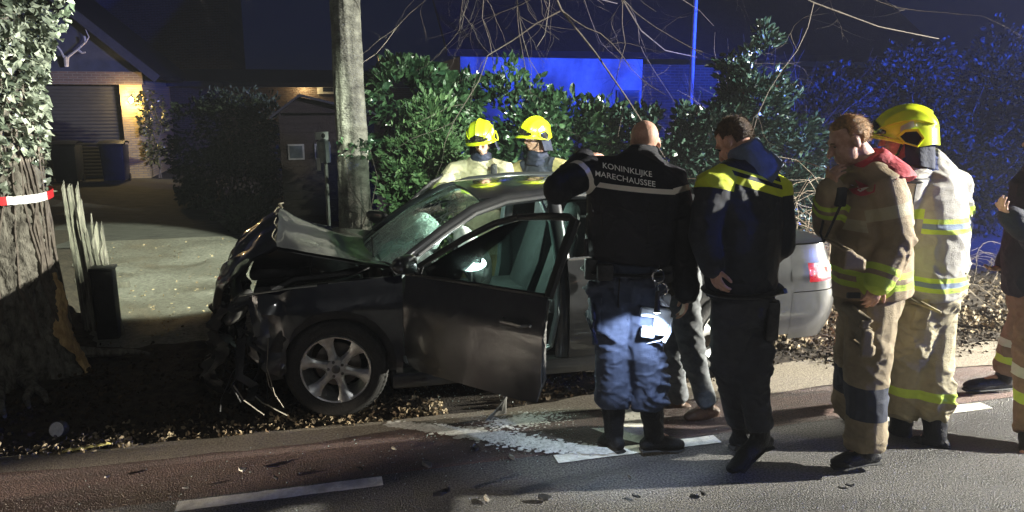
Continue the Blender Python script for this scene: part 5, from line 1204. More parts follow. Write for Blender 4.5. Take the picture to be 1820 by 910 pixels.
def project(o_name, grid_pts, bv, direction, off, m, parent, faces):
    V = []
    for p in grid_pts:
        h = bv.ray_cast(p - direction * 1.0, direction, 3.0); V.append((h[0] - direction * off) if h[0] is not None else p)
    return mesh_obj(o_name, V, faces, m, parent, smooth=False)
def bz(px, py, D, tilt=0.0):
    p = at(px, py, D); return p.z + tilt * p.dot(RV)
def patch(name, bv, px, py, wpx, hpx, D, m, parent, off=.007, rotd=0.0, nx=8, ny=8):
    c = at(px, py, D); k = D / FPX; P_ = []; ca, sa = math.cos(R(rotd)), math.sin(R(rotd))
    for i in range(nx + 1):
        for j in range(ny + 1):
            x = (i / nx - .5) * wpx * k; y = (j / ny - .5) * hpx * k; P_.append(c + RV * (x * ca - y * sa) + UP * (x * sa + y * ca))
    q = [(i * (ny + 1) + j, (i + 1) * (ny + 1) + j, (i + 1) * (ny + 1) + j + 1, i * (ny + 1) + j + 1) for i in range(nx) for j in range(ny)]
    o = project(name, P_, bv, FV, off, m, parent, q); sm = o.modifiers.new('s', 'SOLIDIFY'); sm.thickness = off * .9; sm.offset = -1
    for p in o.data.polygons: p.use_smooth = True
    return o
KH = (.30, .235, .125); LIME = (.50, .66, .10); SILV = (.52, .54, .50)

M_kit0 = mat('dark_thread', (.008, .008, .010), .7)
# ------------------------------------------------------------------ the bald officer seen from behind
J = dict(head=at(1146, 254, 4.22), neck=at(1140, 288, 4.17), chest=at(1130, 350, 4.12), pelvis=at(1113, 490, 4.10), right=facing(.99, -.1),
         shL=at(1048, 303, 4.14), elL=at(990, 337, 4.02), wrL=at(1038, 284, 4.40), shR=at(1192, 318, 4.12), elR=at(1216, 425, 4.08), wrR=at(1219, 520, 4.02),
         hipL=at(1080, 510, 4.10), hipR=at(1146, 510, 4.10), knL=at(1086, 630, 4.06), knR=at(1148, 632, 4.02), anL=at(1092, 768, 4.12), anR=at(1163, 772, 4.07), toeL=at(1066, 782, 4.28), toeR=at(1212, 788, 4.12))
hf = hframe(facing(-.12, 1), 22, 5)
K = body('person', 'bald officer in dark jacket lettered on the back, leaning on the car roof', J, hf, [(J['wrL'], J['wrL'] * -1 + at(1066, 266, 4.52), -UP, 18, -1), (J['wrR'], -UP * 1.0, -RV, 22, 1)], 'emergency crew', None)
M_kjack = bandmat('navy_jacket', (.012, .012, .018), .62, torso=[(bz(1100, 339, 3.96, .085), bz(1100, 330, 3.96, .085), (.90, .82, .72))], arm=[(.05, .082, (.90, .82, .72))], var=.3)
st = [(at(1117, 462, 4.10), .245, .165), (at(1120, 440, 4.10), .255, .175), (at(1124, 390, 4.11), .262, .175), (at(1128, 345, 4.12), .272, .165), (at(1134, 308, 4.14), .245, .14), (at(1138, 286, 4.16), .15, .115), (at(1141, 268, 4.18), .085, .085)]
jk, bvk = jacket(K, J, M_kjack, st, rs=(.095, .085, .070), seed=1, amp=.010, tilt=(.085, 0), collar=([at(1139, 290, 4.16), at(1142, 262, 4.19)], [(.10, .09), (.086, .083)]))
M_navyt = mat('navy_trousers', (.045, .055, .088), .75, var=.2, scale=8, bump=.4, bscale=240, spec=.3)
tk, bvt = trousers(K, J, M_navyt, rad=(.118, .105, .095, .098), pel=(.20, .15), amp=.022, seed=4, end=.62)
patch('leg_pocket', bvt, 1066, 590, 26, 50, 3.7, M_navyt, tk, .012); patch('pocket_flap', bvt, 1066, 562, 28, 14, 3.7, M_navyt, tk, .018, ny=3)
patch('back_pocket', bvt, 1090, 520, 34, 34, 3.7, M_navyt, tk, .008); patch('seam', bvt, 1113, 545, 2.5, 60, 3.7, M_kit0, tk, .004, nx=1)
boot(K, J['knL'], J['anL'], J['toeL'], shaft=.26, r=.068); boot(K, J['knR'], J['anR'], J['toeR'], shaft=.26, r=.068)
patch('yoke_seam', bvk, 1128, 384, 150, 2.2, 3.7, M_kit0, jk, .003, -6, 16, 1); patch('back_seam', bvk, 1082, 410, 2.2, 80, 3.7, M_kit0, jk, .003, 4, 1, 10); patch('back_seam', bvk, 1168, 410, 2.2, 80, 3.7, M_kit0, jk, .003, -2, 1, 10)
# lettering on the back
def lettering(text, x0, y0, x1, y1, size_px, D, bv, parent, m):
    cu = bpy.data.curves.new('t', 'FONT'); cu.body = text; cu.align_x = 'LEFT'; cu.resolution_u = 3; cu.space_character = 1.03; cu.offset = .010
    to = bpy.data.objects.new('t', cu); COL.objects.link(to); dg = bpy.context.evaluated_depsgraph_get(); me = bpy.data.meshes.new_from_object(to.evaluated_get(dg))
    vs = [v.co.copy() for v in me.vertices]; fs = [tuple(p.vertices) for p in me.polygons]; bpy.data.objects.remove(to, do_unlink=True); bpy.data.meshes.remove(me)
    bm = bmesh.new(); bv_ = [bm.verts.new(v) for v in vs]
    for q in fs:
        try: bm.faces.new([bv_[i] for i in q])
        except ValueError: pass
    bmesh.ops.subdivide_edges(bm, edges=[e for e in bm.edges if e.calc_length() > .35], cuts=2, use_grid_fill=False); bmesh.ops.triangulate(bm, faces=bm.faces[:])
    bm.verts.index_update(); W_ = max(v.co.x for v in bm.verts); vv = []
    a = at(x0, y0, D); b = at(x1, y1, D); ux = (b - a); L = ux.length; ux.normalize(); sz = size_px / FPX * D
    upv = UP
    for v in bm.verts: vv.append(a + ux * (v.co.x / W_ * L) + upv * (v.co.y * sz))
    fs = [tuple(v.index for v in q.verts) for q in bm.faces]; bm.free()
    return project('lettering', vv, bv, FV, .004, m, parent, fs)
M_let = mat('reflective_letters', (.92, .90, .86), .45, var=.05)
lettering('KONINKLIJKE', 1073, 300, 1158, 314, 13.5, 4.0, bvk, jk, M_let); lettering('MARECHAUSSEE', 1059, 314, 1163, 331, 13.5, 4.0, bvk, jk, M_let)
# belt kit
M_kit = mat('duty_belt', (.010, .010, .012), .5, var=.3, bump=.3); bl = MB()
pc = at(1114, 478, 4.10); rr = J['right']; ff = UP.cross(rr)
bl.tube([pc + rr * (.235 * math.cos(t)) + ff * (.175 * math.sin(t)) for t in np.linspace(0, 2 * math.pi, 33)], [(.012, .030)] * 33, 8, cap=False); belt_ = bl.build('duty_belt', M_kit, K)
for (px, py, w, h, nm) in ((1050, 478, .07, .12, 'radio_pouch'), (1075, 484, .09, .09, 'belt_pouch'), (1185, 486, .07, .10, 'belt_pouch')):
    MB().box(Vector((0, 0, 0)), (w, .05, h), bev=.012, M=Matrix.Translation(at(px, py, 3.93 if px > 1060 and px < 1180 else 4.02)) @ Matrix.Rotation(-YAW, 4, 'Z')).build(nm, M_kit, belt_)
mb = MB(); mb.tube([at(1043, 455, 4.02), at(1041, 425, 4.03)], .012, 8); mb.build('radio_aerial', M_kit, belt_)
M_steel = mat('steel', (.6, .61, .62), .2, metal=1.0, var=.1)
cuffs = MB()
for (px, py, t0) in ((1170, 490, 0), (1176, 515, 1.0)):
    c0 = at(px, py, 3.86); cuffs.tube([c0 + RV * (.030 * math.cos(t + t0)) + UP * (.036 * math.sin(t + t0)) + FV * .01 * math.sin(2 * t) for t in np.linspace(0, 6.28, 21)], .0055, 6, cap=False)
cuffs.tube([at(1171, 499, 3.86), at(1175, 506, 3.86)], .006, 6); cuffs.tube([at(1172, 470, 3.9), at(1170, 482, 3.87)], .008, 6)
tag(cuffs.build('handcuffs', M_steel, origin=at(1172, 500, 3.86)), 'steel handcuffs hanging from the bald officer\'s belt', 'handcuffs')
th = empty('thigh_holster', at(1165, 570, 3.93), 'pale drop-leg pouch rig strapped to the bald officer\'s thigh', 'holster')
M_rig = mat('pale_rig', (.42, .46, .52), .6, var=.15, bump=.3)
rot = Matrix.Rotation(-YAW, 4, 'Z')
for (px, py, w, h, dd) in ((1175, 572, .085, .15, .055), (1151, 590, .08, .06, .05), (1152, 555, .09, .05, .045), (1183, 533, .05, .07, .045)):
    MB().box((0, 0, 0), (w, dd, h), bev=.012, M=Matrix.Translation(at(px, py, 3.92)) @ rot @ Matrix.Rotation(R(8), 4, 'Y')).build('pouch', M_rig, th)
mb = MB(); mb.tube([at(1150, 610, 3.95), at(1175, 605, 3.90), at(1192, 590, 3.93)], [(.004, .014)] * 3, 6); mb.tube([at(1165, 500, 3.93), at(1172, 530, 3.90), at(1188, 545, 3.9)], [(.004, .014)] * 3, 6); mb.tube([at(1193, 565, 3.9), at(1190, 590, 3.9), at(1180, 608, 3.9)], [(.008, .014)] * 3, 6); mb.build('strap', M_rig, th)
# his lit torch: clipped to the rig, throwing light down both legs
tq = at(1168, 540, 3.80); tr_ = empty('torch', tq, 'lit torch clipped to the drop-leg rig', 'torch')
MB().tube([tq + UP * .07, tq - UP * .02, tq - UP * .045], [.012, .013, .019], 12).build('barrel', M_kit, tr_)
MB().ell(tq - UP * .047, (RV * .016, FV * .016, UP * .006), 12, 8).build('lens', mat('torch_lens', (.9, .95, 1), .2, emit=(.75, .85, 1.0), estr=60), tr_)
lamp('torch_light', 'SPOT', tq - UP * .055 - FV * .06, 30, (.62, .76, 1.0), at(1118, 670, 4.0), .012, 96, .4)

# ------------------------------------------------------------------ second officer with yellow shoulder bands
J = dict(head=at(1306, 252, 3.99), neck=at(1324, 288, 3.97), chest=at(1325, 370, 3.96), pelvis=at(1322, 525, 3.95), right=facing(.80, .6),
         shL=at(1268, 326, 3.86), elL=at(1252, 420, 3.80), wrL=at(1266, 474, 3.78), shR=at(1378, 338, 4.06), elR=at(1386, 435, 4.02), wrR=at(1340, 480, 4.25),
         hipL=at(1300, 540, 3.90), hipR=at(1345, 540, 4.0), knL=at(1298, 655, 4.02), knR=at(1335, 665, 3.94), anL=at(1316, 762, 4.12), anR=at(1352, 772, 3.93), toeL=at(1300, 783, 4.16), toeR=at(1296, 834, 3.84))
hf = hframe(facing(-.65, .75), 38)
Q = body('person', 'police officer with brown hair and yellow shoulder bands walking behind the car', J, hf, [(J['wrL'], at(1276, 506, 3.76) - J['wrL'], RV * .6 + FV * .3, 24, 1), (J['wrR'], -RV, -UP, 20, 1)], 'emergency crew', None)
hair(Q, J['head'], *hf, (.11, .065, .036))
YB = (.62, .70, .04)
M_pj = bandmat('police_jacket', (.014, .016, .026), .6, torso=[(bz(1350, 339, 3.82, .30), bz(1350, 325, 3.82, .30), YB), (bz(1350, 317, 3.82, .30), bz(1350, 312, 3.82, .30), YB)], arm=[(.0, .035, YB)], var=.3)
st = [(at(1318, 522, 3.95), .225, .165), (at(1320, 470, 3.95), .235, .175), (at(1324, 400, 3.96), .245, .175), (at(1326, 350, 3.97), .255, .165), (at(1326, 315, 3.98), .225, .14), (at(1325, 290, 3.98), .14, .115), (at(1322, 272, 3.98), .085, .09)]
jq, bvq = jacket(Q, J, M_pj, st, rs=(.098, .088, .072), seed=7, amp=.013, tilt=(.30, .0))
mb = MB(); mb.tube([at(1345, 318, 4.0), at(1336, 298, 3.98), at(1326, 278, 3.98), at(1316, 258, 3.99)], [(.20, .13), (.16, .125), (.112, .105), (.097, .10)], 18, ref=J['right']); cloth('collar', mb, mat('blue_grey_collar', (.10, .13, .21), .7, bump=.3), Q, voxel=.011, amp=.008, seed=5)
trousers(Q, J, mat('black_trousers', (.014, .016, .024), .7, var=.25, bump=.4, bscale=240), rad=(.12, .10, .085, .08), pel=(.195, .155), amp=.014, seed=9, end=.9)
boot(Q, J['knL'], J['anL'], J['toeL'], shaft=.14); boot(Q, J['knR'], J['anR'], J['toeR'], shaft=.14, r=.066)
mb = MB(); pc = at(1320, 512, 3.95); rr = J['right']; ff = UP.cross(rr); mb.tube([pc + rr * (.232 * math.cos(t)) + ff * (.172 * math.sin(t)) for t in np.linspace(0, 6.283, 33)], [(.012, .028)] * 33, 8, cap=False); bq = mb.build('duty_belt', M_kit, Q)
MB().box((0, 0, 0), (.07, .06, .22), bev=.015, M=Matrix.Translation(at(1372, 570, 3.85)) @ rot).build('holster', M_kit, bq)
mb = MB(); a = at(1362, 526, 3.86); b = at(1392, 518, 3.86); mb.tube([a, b], .013, 10); bt = mb.build('baton', M_kit, bq); MB().tube([b, b + (b - a).normalized() * .018], .0145, 12).build('baton_cap', mat('blue_cap', (.02, .07, .4), .4), bt)

# ------------------------------------------------------------------ someone in jeans bending between the two officers
J = dict(head=at(1118, 395, 4.78), neck=at(1138, 415, 4.74), chest=at(1160, 440, 4.70), pelvis=at(1208, 520, 4.58), right=facing(.4, .9),
         shL=at(1140, 430, 4.60), elL=at(1130, 490, 4.60), wrL=at(1100, 500, 4.72), shR=at(1150, 425, 4.88), elR=at(1120, 480, 4.9), wrR=at(1095, 480, 4.9),
         hipL=at(1214, 535, 4.50), hipR=at(1204, 535, 4.66), knL=at(1232, 632, 4.50), knR=at(1193, 625, 4.66), anL=at(1258, 720, 4.58), anR=at(1206, 712, 4.76), toeL=at(1220, 742, 4.52), toeR=at(1184, 728, 4.76))
hf = hframe(facing(-.9, .4), 35)
N_ = body('person', 'person in jeans and brown shoes half hidden between the two officers', J, hf, [(J['wrL'], -RV, -UP, 20, 1), (J['wrR'], -RV, -UP, 20, -1)], 'emergency crew', None)
jacket(N_, J, mat('brown_coat', (.06, .05, .04), .8, var=.2, bump=.3), [(at(1212, 515, 4.58), .19, .13), (at(1190, 480, 4.62), .2, .14), (J['chest'], .21, .14), (at(1145, 422, 4.73), .17, .12), (J['neck'], .09, .09)], rs=(.075, .068, .055), seed=12)
trousers(N_, J, mat('jeans', (.075, .085, .10), .8, scale=14, col2=(.15, .165, .185), bump=.4, bscale=260), rad=(.098, .084, .072, .068), pel=(.17, .13), amp=.012, seed=13, end=.95)
M_brown = mat('brown_leather', (.10, .052, .03), .5, var=.3, bump=.3)
boot(N_, J['knL'], J['anL'], J['toeL'], M_brown, shaft=.08, r=.05, name='shoe'); boot(N_, J['knR'], J['anR'], J['toeR'], M_brown, shaft=.08, r=.05, name='shoe')
hair(N_, J['head'], *hf, (.04, .028, .02))

# ------------------------------------------------------------------ fire crew
def ffmat(name, base, torso, arm): return bandmat(name, base, .75, torso, arm, var=.16, bump=.5, weave=200)
M_fft = mat('bunker_trousers', KH, .8, var=.2, scale=6, bump=.5, bscale=200, spec=.2, detail=8)
def legband(name, base, zb):
    return bandmat(name, base, .8, torso=zb, var=.2, bump=.5, weave=200)
# bare-headed, hand at his mouth
J = dict(head=at(1509, 250, 3.91), neck=at(1538, 290, 3.93), chest=at(1548, 380, 3.92), pelvis=at(1546, 525, 3.92), right=facing(.15, .97),
         shL=at(1572, 330, 3.74), elL=at(1592, 425, 3.70), wrL=at(1562, 500, 3.66), shR=at(1528, 322, 4.12), elR=at(1474, 398, 3.98), wrR=at(1476, 338, 3.86),
         hipL=at(1550, 540, 3.83), hipR=at(1540, 540, 4.0), knL=at(1538, 662, 3.82), knR=at(1520, 650, 4.12), anL=at(1540, 795, 3.86), anR=at(1512, 722, 4.40), toeL=at(1482, 822, 3.84), toeR=at(1484, 722, 4.44))
hf = hframe(facing(-.97, .05), 26)
A = body('person', 'bare-headed firefighter with ginger hair holding his hand to his mouth', J, hf, [(J['wrR'], at(1484, 288, 3.82) - J['wrR'], RV * .9 + FV * .25, 52, 1), (J['wrL'], -UP - RV * .3, FV, 25, 1)], 'emergency crew', None)
hair(A, J['head'], *hf, (.46, .27, .12), recede=.22)
M_a = ffmat('bunker_jacket_worn', (.31, .24, .155), [(bz(1500, 414, 3.72), bz(1500, 393, 3.72), (.42, .37, .25)), (bz(1500, 516, 3.72), bz(1500, 505, 3.72), LIME), (bz(1500, 495, 3.72), bz(1500, 485, 3.72), LIME)], [(.10, .165, (.42, .37, .25)), (.43, .465, LIME), (.49, .52, LIME)])
st = [(at(1549, 520, 3.92), .235, .20), (at(1549, 470, 3.92), .24, .205), (at(1549, 400, 3.92), .245, .20), (at(1548, 350, 3.92), .25, .185), (at(1545, 318, 3.93), .23, .155), (at(1541, 296, 3.93), .15, .12), (at(1537, 278, 3.93), .088, .092)]
ja, bva = jacket(A, J, M_a, st, rs=(.105, .095, .080), seed=21, amp=.013)
M_redc = mat('red_collar', (.34, .035, .05), .75, var=.2, bump=.3)
mb = MB(); mb.tube([at(1562, 336, 3.90), at(1556, 316, 3.92), at(1546, 296, 3.93), at(1538, 276, 3.93)], [(.265, .185), (.225, .165), (.15, .13), (.10, .10)], 22, ref=J['right']); cloth('red_yoke', mb, M_redc, A, voxel=.011, amp=.007, seed=22)
mb = MB()
cpt = at(1556, 342, 3.6)
g_ = [cpt + RV * (x * .034) + UP * (y * .038) for x, y in ((0, 0), (-1, .8), (0, 1), (1, .8), (1, -.2), (.5, -.8), (0, -1), (-.5, -.8), (-1, -.2))]
project('badge', g_, bva, FV, .005, mat('red_badge', (.38, .05, .07), .6), ja, [(0, i, i % 8 + 1) for i in range(1, 9)])
g_ = [cpt + RV * (x * .017) + UP * (y * .017) for x, y in ((0, 0), (-1, .8), (0, .4), (1, .8), (.4, -.6), (0, -1), (-.4, -.6))]
project('badge_emblem', g_, bva, FV, .008, M_white, ja, [(0, i, i % 6 + 1) for i in range(1, 7)])
ta_, bvta = trousers(A, J, legband('bunker_trousers_worn', (.26, .21, .135), [(.34, .54, (.04, .045, .06))]), rad=(.135, .118, .108, .105), pel=(.205, .175), amp=.018, seed=23, end=.98)
patch('leg_pocket', bvta, 1552, 610, 44, 56, 3.5, ta_.data.materials[0], ta_, .012); patch('pocket_flap', bvta, 1552, 578, 46, 15, 3.5, ta_.data.materials[0], ta_, .018, ny=3)
patch('lower_pocket', bva, 1520, 462, 40, 36, 3.5, M_a, ja, .010)
boot(A, J['knL'], J['anL'], J['toeL'], shaft=.2, r=.075); boot(A, J['knR'], J['anR'], J['toeR'], shaft=.2, r=.075)
rd = empty('radio', at(1496, 350, 3.78), 'black hand radio with a coiled lead clipped to the bare-headed firefighter\'s chest', 'radio')
MB().box((0, 0, 0), (.055, .035, .10), bev=.008, M=Matrix.Translation(at(1494, 350, 3.80)) @ rot).build('handset', M_kit, rd)
mb = MB(); mb.tube([at(1494, 365, 3.78), at(1478, 400, 3.82), at(1464, 430, 3.86), at(1458, 415, 3.9), at(1466, 380, 3.9), at(1480, 360, 3.85)], .007, 6); mb.build('lead', M_kit, rd)
MB().box((0, 0, 0), (.07, .02, .03), bev=.006, M=Matrix.Translation(at(1517, 525, 3.70)) @ rot).build('buckle', M_kit, A)
# helmeted, back to the camera
J = dict(head=at(1606, 244, 4.22), neck=at(1634, 288, 4.24), chest=at(1656, 380, 4.25), pelvis=at(1655, 525, 4.22), right=facing(.62, .75),
         shL=at(1612, 322, 4.12), elL=at(1596, 420, 4.16), wrL=at(1565, 460, 4.4), shR=at(1694, 325, 4.36), elR=at(1698, 420, 4.42), wrR=at(1655, 470, 4.60),
         hipL=at(1632, 540, 4.16), hipR=at(1664, 540, 4.28), knL=at(1612, 650, 4.25), knR=at(1656, 650, 4.22), anL=at(1600, 765, 4.34), anR=at(1662, 772, 4.18), toeL=at(1570, 780, 4.40), toeR=at(1622, 782, 4.24))
hf = hframe(facing(-.96, .28), 6)
B = body('person', 'helmeted firefighter in pale jacket seen from behind, next to the bare-headed one', J, hf, [(J['wrL'], -RV, -UP, 25, 1), (J['wrR'], -RV, -UP, 25, -1)], 'emergency crew', None)
helmet(B, J['head'], *hf); hood(B, J, J['head'], *hf, mat('blue_hood', (.03, .045, .13), .85, bump=.3))
M_b = ffmat('bunker_jacket_pale', (.37, .355, .315), [(1.385, 1.412, LIME), (1.355, 1.385, (.20, .26, .36)), (1.328, 1.355, LIME), (1.05, 1.078, LIME), (1.02, 1.05, (.20, .26, .36)), (.992, 1.02, LIME)], [(.14, .20, LIME)])
st = [(at(1656, 520, 4.23), .225, .185), (at(1656, 470, 4.23), .23, .19), (at(1657, 400, 4.24), .24, .19), (at(1657, 345, 4.25), .25, .175), (at(1652, 315, 4.25), .225, .15), (at(1645, 295, 4.25), .15, .12), (at(1638, 278, 4.24), .09, .095)]
jb, bvb = jacket(B, J, M_b, st, rs=(.10, .09, .078), seed=31, amp=.016)
patch('yoke_seam', bvb, 1657, 326, 104, 3, 3.8, M_kit0, jb, .003, -2, 14, 1); patch('back_seam', bvb, 1660, 420, 2.2, 180, 3.8, M_kit0, jb, .003, 0, 1, 16)
tb_, bvtb = trousers(B, J, legband('bunker_trousers_pale', (.33, .29, .19), [(.30, .36, LIME)]), rad=(.128, .115, .105, .10), pel=(.20, .165), amp=.022, seed=33, end=.72)
patch('leg_pocket', bvtb, 1683, 590, 26, 52, 3.8, tb_.data.materials[0], tb_, .012); patch('pocket_flap', bvtb, 1683, 560, 28, 14, 3.8, tb_.data.materials[0], tb_, .018, ny=3)
boot(B, J['knL'], J['anL'], J['toeL'], shaft=.28, r=.078); boot(B, J['knR'], J['anR'], J['toeR'], shaft=.28, r=.078)
# striding in at the right edge of the frame
J = dict(head=at(1858, 246, 4.62), neck=at(1862, 290, 4.62), chest=at(1858, 380, 4.62), pelvis=at(1846, 520, 4.62), right=facing(-.1, 1),
         shL=at(1862, 325, 4.42), elL=at(1842, 425, 4.36), wrL=at(1800, 388, 4.34), shR=at(1850, 325, 4.82), elR=at(1815, 420, 4.85), wrR=at(1790, 470, 4.85),
         hipL=at(1850, 535, 4.52), hipR=at(1842, 535, 4.70), knL=at(1838, 665, 4.30), knR=at(1812, 600, 4.86), anL=at(1832, 800, 4.10), anR=at(1786, 668, 5.02), toeL=at(1790, 824, 4.04), toeR=at(1716, 686, 4.98))
hf = hframe(facing(-.98, .1), 5)
Cc = body('person', 'firefighter striding in at the right edge with one boot lifted', J, hf, [(J['wrL'], at(1780, 370, 4.34) - J['wrL'], UP * .3 + RV, 40, 1), (J['wrR'], -RV - UP * .4, UP, 30, -1)], 'emergency crew', None)
hair(Cc, J['head'], *hf, (.05, .03, .02)); hood(Cc, J, J['head'], *hf)
jacket(Cc, J, ffmat('bunker_jacket_dark', (.022, .024, .04), [(1.33, 1.38, SILV)], [(.14, .19, SILV)]), [(at(1848, 520, 4.62), .235, .2), (at(1850, 450, 4.62), .24, .2), (at(1856, 380, 4.62), .245, .19), (at(1860, 325, 4.62), .23, .16), (at(1862, 298, 4.62), .15, .12), (at(1860, 278, 4.62), .09, .09)], rs=(.098, .09, .078), seed=41)
trousers(Cc, J, legband('bunker_trousers_red', (.23, .155, .115), [(.40, .46, SILV), (.26, .32, LIME)]), rad=(.13, .115, .10, .095), pel=(.2, .17), amp=.014, seed=43, end=.8)
boot(Cc, J['knL'], J['anL'], J['toeL'], shaft=.24, r=.075); boot(Cc, J['knR'], J['anR'], J['toeR'], shaft=.24, r=.075)
# behind the car: looking down into the cabin
J = dict(head=at(856, 262, 7.08), neck=at(853, 298, 7.18), chest=at(852, 345, 7.22), pelvis=at(856, 450, 7.30), right=facing(-.92, .3),
         shR=at(808, 314, 7.18), elR=at(782, 350, 7.0), wrR=at(806, 352, 6.72), shL=at(898, 312, 7.10), elL=at(905, 362, 6.95), wrL=at(880, 366, 6.75),
         hipR=at(840, 460, 7.30), hipL=at(872, 460, 7.28), knR=at(838, 545, 7.2), knL=at(874, 545, 7.2), anR=at(836, 632, 7.3), anL=at(876, 630, 7.3), toeR=at(832, 650, 7.1), toeL=at(872, 650, 7.1))
for k_ in ('head', 'neck', 'chest', 'pelvis', 'shL', 'shR', 'elL', 'elR', 'wrL', 'wrR', 'hipL', 'hipR', 'knL', 'knR'): J[k_] = J[k_] + UP * .055
J['head'] = J['head'] + UP * .015
hf = hframe(facing(-.20, -.97), 24, -6)
D_ = body('person', 'helmeted firefighter looking down into the car over its windscreen pillar', J, hf, [(J['wrR'], RV * .6 - FV * .6 - UP * .2, -UP, 25, -1), (J['wrL'], -RV * .4 - FV * .8, -UP, 25, 1)], 'emergency crew', None)
helmet(D_, J['head'] + hf[2] * .016, *hf, flap=True); hood(D_, J, J['head'], *hf)
M_d = ffmat('bunker_jacket_gold', (.40, .36, .24), [(1.18, 1.23, LIME)], [(.30, .36, LIME)])
st = [(p + UP * .055, a_, b_) for p, a_, b_ in [(at(856, 455, 7.30), .23, .19), (at(855, 400, 7.27), .24, .19), (at(853, 350, 7.22), .25, .19), (at(852, 322, 7.19), .24, .16), (at(853, 303, 7.17), .16, .125), (at(854, 290, 7.15), .10, .10)]]
jd, bvd = jacket(D_, J, M_d, st, rs=(.10, .092, .08), seed=51, amp=.014)
MB().box((0, 0, 0), (.06, .05, .14), bev=.01, M=Matrix.Translation(at(878, 305, 6.98)) @ rot).build('chest_radio', M_kit, D_)
trousers(D_, J, M_fft, rad=(.125, .11, .1, .1), amp=.012, seed=53, end=.9); boot(D_, J['knL'], J['anL'], J['toeL'], shaft=.22); boot(D_, J['knR'], J['anR'], J['toeR'], shaft=.22)
J = dict(head=at(950, 256, 7.20), neck=at(956, 292, 7.26), chest=at(958, 345, 7.30), pelvis=at(960, 450, 7.36), right=facing(-.62, .75),
         shR=at(922, 312, 7.38), elR=at(905, 360, 7.2), wrR=at(915, 380, 6.95), shL=at(1000, 308, 7.16), elL=at(1012, 362, 7.05), wrL=at(985, 380, 6.85),
         hipR=at(946, 460, 7.36), hipL=at(976, 460, 7.32), knR=at(944, 545, 7.3), knL=at(978, 545, 7.3), anR=at(942, 630, 7.4), anL=at(982, 630, 7.35), toeR=at(930, 648, 7.2), toeL=at(970, 648, 7.2))
for k_ in ('head', 'neck', 'chest', 'pelvis', 'shL', 'shR', 'elL', 'elR', 'wrL', 'wrR', 'hipL', 'hipR', 'knL', 'knR'): J[k_] = J[k_] + UP * .055
J['head'] = J['head'] + UP * .015
hf = hframe(facing(-.80, -.60), 12)
E_ = body('person', 'helmeted firefighter with a dark hood standing behind the car roof', J, hf, [(J['wrR'], -RV * .6 - FV * .6, -UP, 25, -1), (J['wrL'], -RV * .4 - FV * .8, -UP, 25, 1)], 'emergency crew', None)
helmet(E_, J['head'] + hf[2] * .012, *hf); hood(E_, J, J['head'], *hf)
st = [(p + UP * .055, a_, b_) for p, a_, b_ in [(at(960, 455, 7.36), .23, .19), (at(960, 400, 7.33), .24, .19), (at(958, 350, 7.30), .25, .19), (at(957, 320, 7.28), .24, .16), (at(957, 300, 7.27), .16, .125), (at(956, 286, 7.25), .10, .10)]]
jacket(E_, J, ffmat('bunker_jacket_navy', (.03, .034, .05), [(1.18, 1.23, LIME)], [(-.02, .10, (.36, .30, .14))]), st, rs=(.10, .092, .08), seed=61, amp=.013)
trousers(E_, J, M_fft, rad=(.125, .11, .1, .1), amp=.012, seed=63, end=.9); boot(E_, J['knL'], J['anL'], J['toeL'], shaft=.22); boot(E_, J['knR'], J['anR'], J['toeR'], shaft=.22)
HAZE = 0.0015
# ================================================================== BITS ON THE ROAD
M_shard = mat('grey_plastic', (.11, .11, .105), .4, var=.3, bump=.2)
a = gr(862, 752); sh_ = empty('bumper_shard', a, 'upright grey curl of broken bumper plastic on the cycle lane', 'debris')
MB().grid(lambda u, v: gr(862 + 38 * u, 753 - 14 * u) + Vector((.0, .03 * math.sin(u * 3) - .03 * v, .004 + (.035 + .13 * u ** 2.5) * v + .01 * math.sin(v * 3))), 14, 6).build('panel', M_shard, sh_).modifiers.new('s', 'SOLIDIFY').thickness = .006
MB().tube([gr(890, 742) + Vector((0, 0, .05)), gr(896, 741) + Vector((0, 0, .13)), gr(898, 741) + Vector((0, .0, .19))], [.012, .008, .006], 6).build('bracket', M_shard, sh_)
rgd = random.Random(9)
spots = [
    (845, 800, 1.3, 'black plastic fragment on the road just below the powder streak'), (758, 830, 1.5, 'pale grey plastic strip on the road halfway between the two nearest dashes'),
    (785, 880, 1.2, 'flat black plastic scrap beyond the end of the nearest dash'), (865, 890, .8, 'small black scrap right of the flat one beyond the nearest dash'),
    (968, 890, 1.2, 'long black sliver on the dark asphalt in front of the bald officer'), (910, 815, .9, 'dark splinter between the powder streak and the asphalt joint'),
    (640, 835, .6, 'tiny scrap on the red lane above the end of the nearest dash'), (430, 838, .9, 'pale splinter on the red lane above the nearest dash'),
    (490, 852, .7, 'dark splinter touching the upper edge of the nearest dash'), (1120, 850, .7, 'dark chip on the asphalt below the bald officer\'s boots'),
    (1130, 885, .6, 'lowest dark chip in front of the bald officer'), (700, 800, .6, 'dark chip on the red lane left of the powder streak'),
    (1250, 880, .8, 'grey chip on the asphalt in front of the second officer'), (330, 870, .5, 'scrap on the red lane just above the start of the nearest dash'),
    (1510, 865, .6, 'thin sliver on the asphalt before the bare-headed firefighter\'s boot'), (190, 850, .6, 'lone scrap on the red lane near the yellow splinter')]
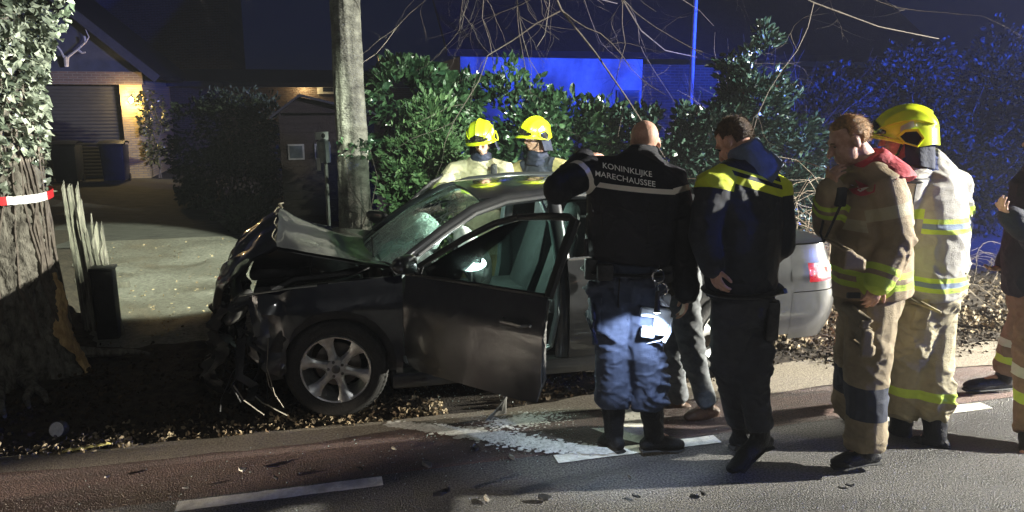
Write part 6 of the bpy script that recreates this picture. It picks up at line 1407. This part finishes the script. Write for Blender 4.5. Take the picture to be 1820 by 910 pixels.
def chip(k):
    mb = MB(); L = rgd.uniform(.03, .06); w = rgd.uniform(.012, .025); n = 7
    pr = [(L * math.cos(6.283 * i / n) * rgd.uniform(.6, 1.1), w * math.sin(6.283 * i / n) * rgd.uniform(.6, 1.2)) for i in range(n)]
    v = [(x, y, .001 + .006 * abs(x) / L * rgd.random()) for x, y in pr] + [(x * .95, y * .9, .006 + .014 * rgd.random()) for x, y in pr]
    f = [tuple(range(n - 1, -1, -1)), tuple(range(n, 2 * n))] + [(i, (i + 1) % n, n + (i + 1) % n, n + i) for i in range(n)]
    me = bpy.data.meshes.new('debris_fragment'); me.from_pydata(v, [], f); me.materials.append((M_plas, M_shard, M_plas, MATS['scuffed_edge'])[k % 4]); return me
chips = [chip(k) for k in range(8)]
for k, (px, py, s, lab) in enumerate(spots):
    o = bpy.data.objects.new('debris_fragment', chips[k % 8]); COL.objects.link(o); p = gr(px, py, .006); o.location = (p.x, p.y, .012); o.rotation_euler = (rgd.gauss(0, .1), 0, rgd.uniform(0, 6.28)); o.scale = (s, s, s * 1.2)
    tag(o, lab, 'debris', 'plastic fragments on the road')

gm = mat('glass_crumb', (.30, .38, .36), .12, var=.2, spec=.9); mb = MB(); rgg = random.Random(2)
for k in range(700):
    c0, sx, sy = (gr(865, 690), .35, .10) if k < 260 else ((gr(780, 800), .9, .25) if k < 560 else (gr(1000, 770), .5, .2))
    p = c0 + Vector((rgg.gauss(0, sx), rgg.gauss(0, sy), 0)); s = rgg.uniform(.002, .0048); z = ground_z(p.x, p.y) + .004 + s / 2
    mb.box((0, 0, 0), (s, s, s), M=Matrix.Translation((p.x, p.y, z + .006)) @ Matrix.Rotation(rgg.uniform(0, 6), 4, Vector((rgg.random(), rgg.random(), rgg.random() + .01)).normalized()))
tag(mb.build('glass_crumbs', gm, smooth=False), 'crumbs of broken window glass glittering under the open door', 'glass', kind='stuff')

# ================================================================== MISTY NIGHT AIR
hz_ = MB().box((0, 200, 5.2), (816, 1016, 13.0)).build('haze', bpy.data.materials.new('night_air'), smooth=False); tag(hz_, 'thin misty night air over the whole scene', 'haze', kind='stuff')
hm = hz_.data.materials[0]; hm.use_nodes = True; ht = hm.node_tree; ht.nodes.clear(); ho = ht.nodes.new('ShaderNodeOutputMaterial'); pv = ht.nodes.new('ShaderNodeVolumePrincipled')
pv.inputs['Color'].default_value = (.85, .88, .95, 1); pv.inputs['Density'].default_value = HAZE; pv.inputs['Anisotropy'].default_value = .3; ht.links.new(pv.outputs[0], ho.inputs['Volume'])
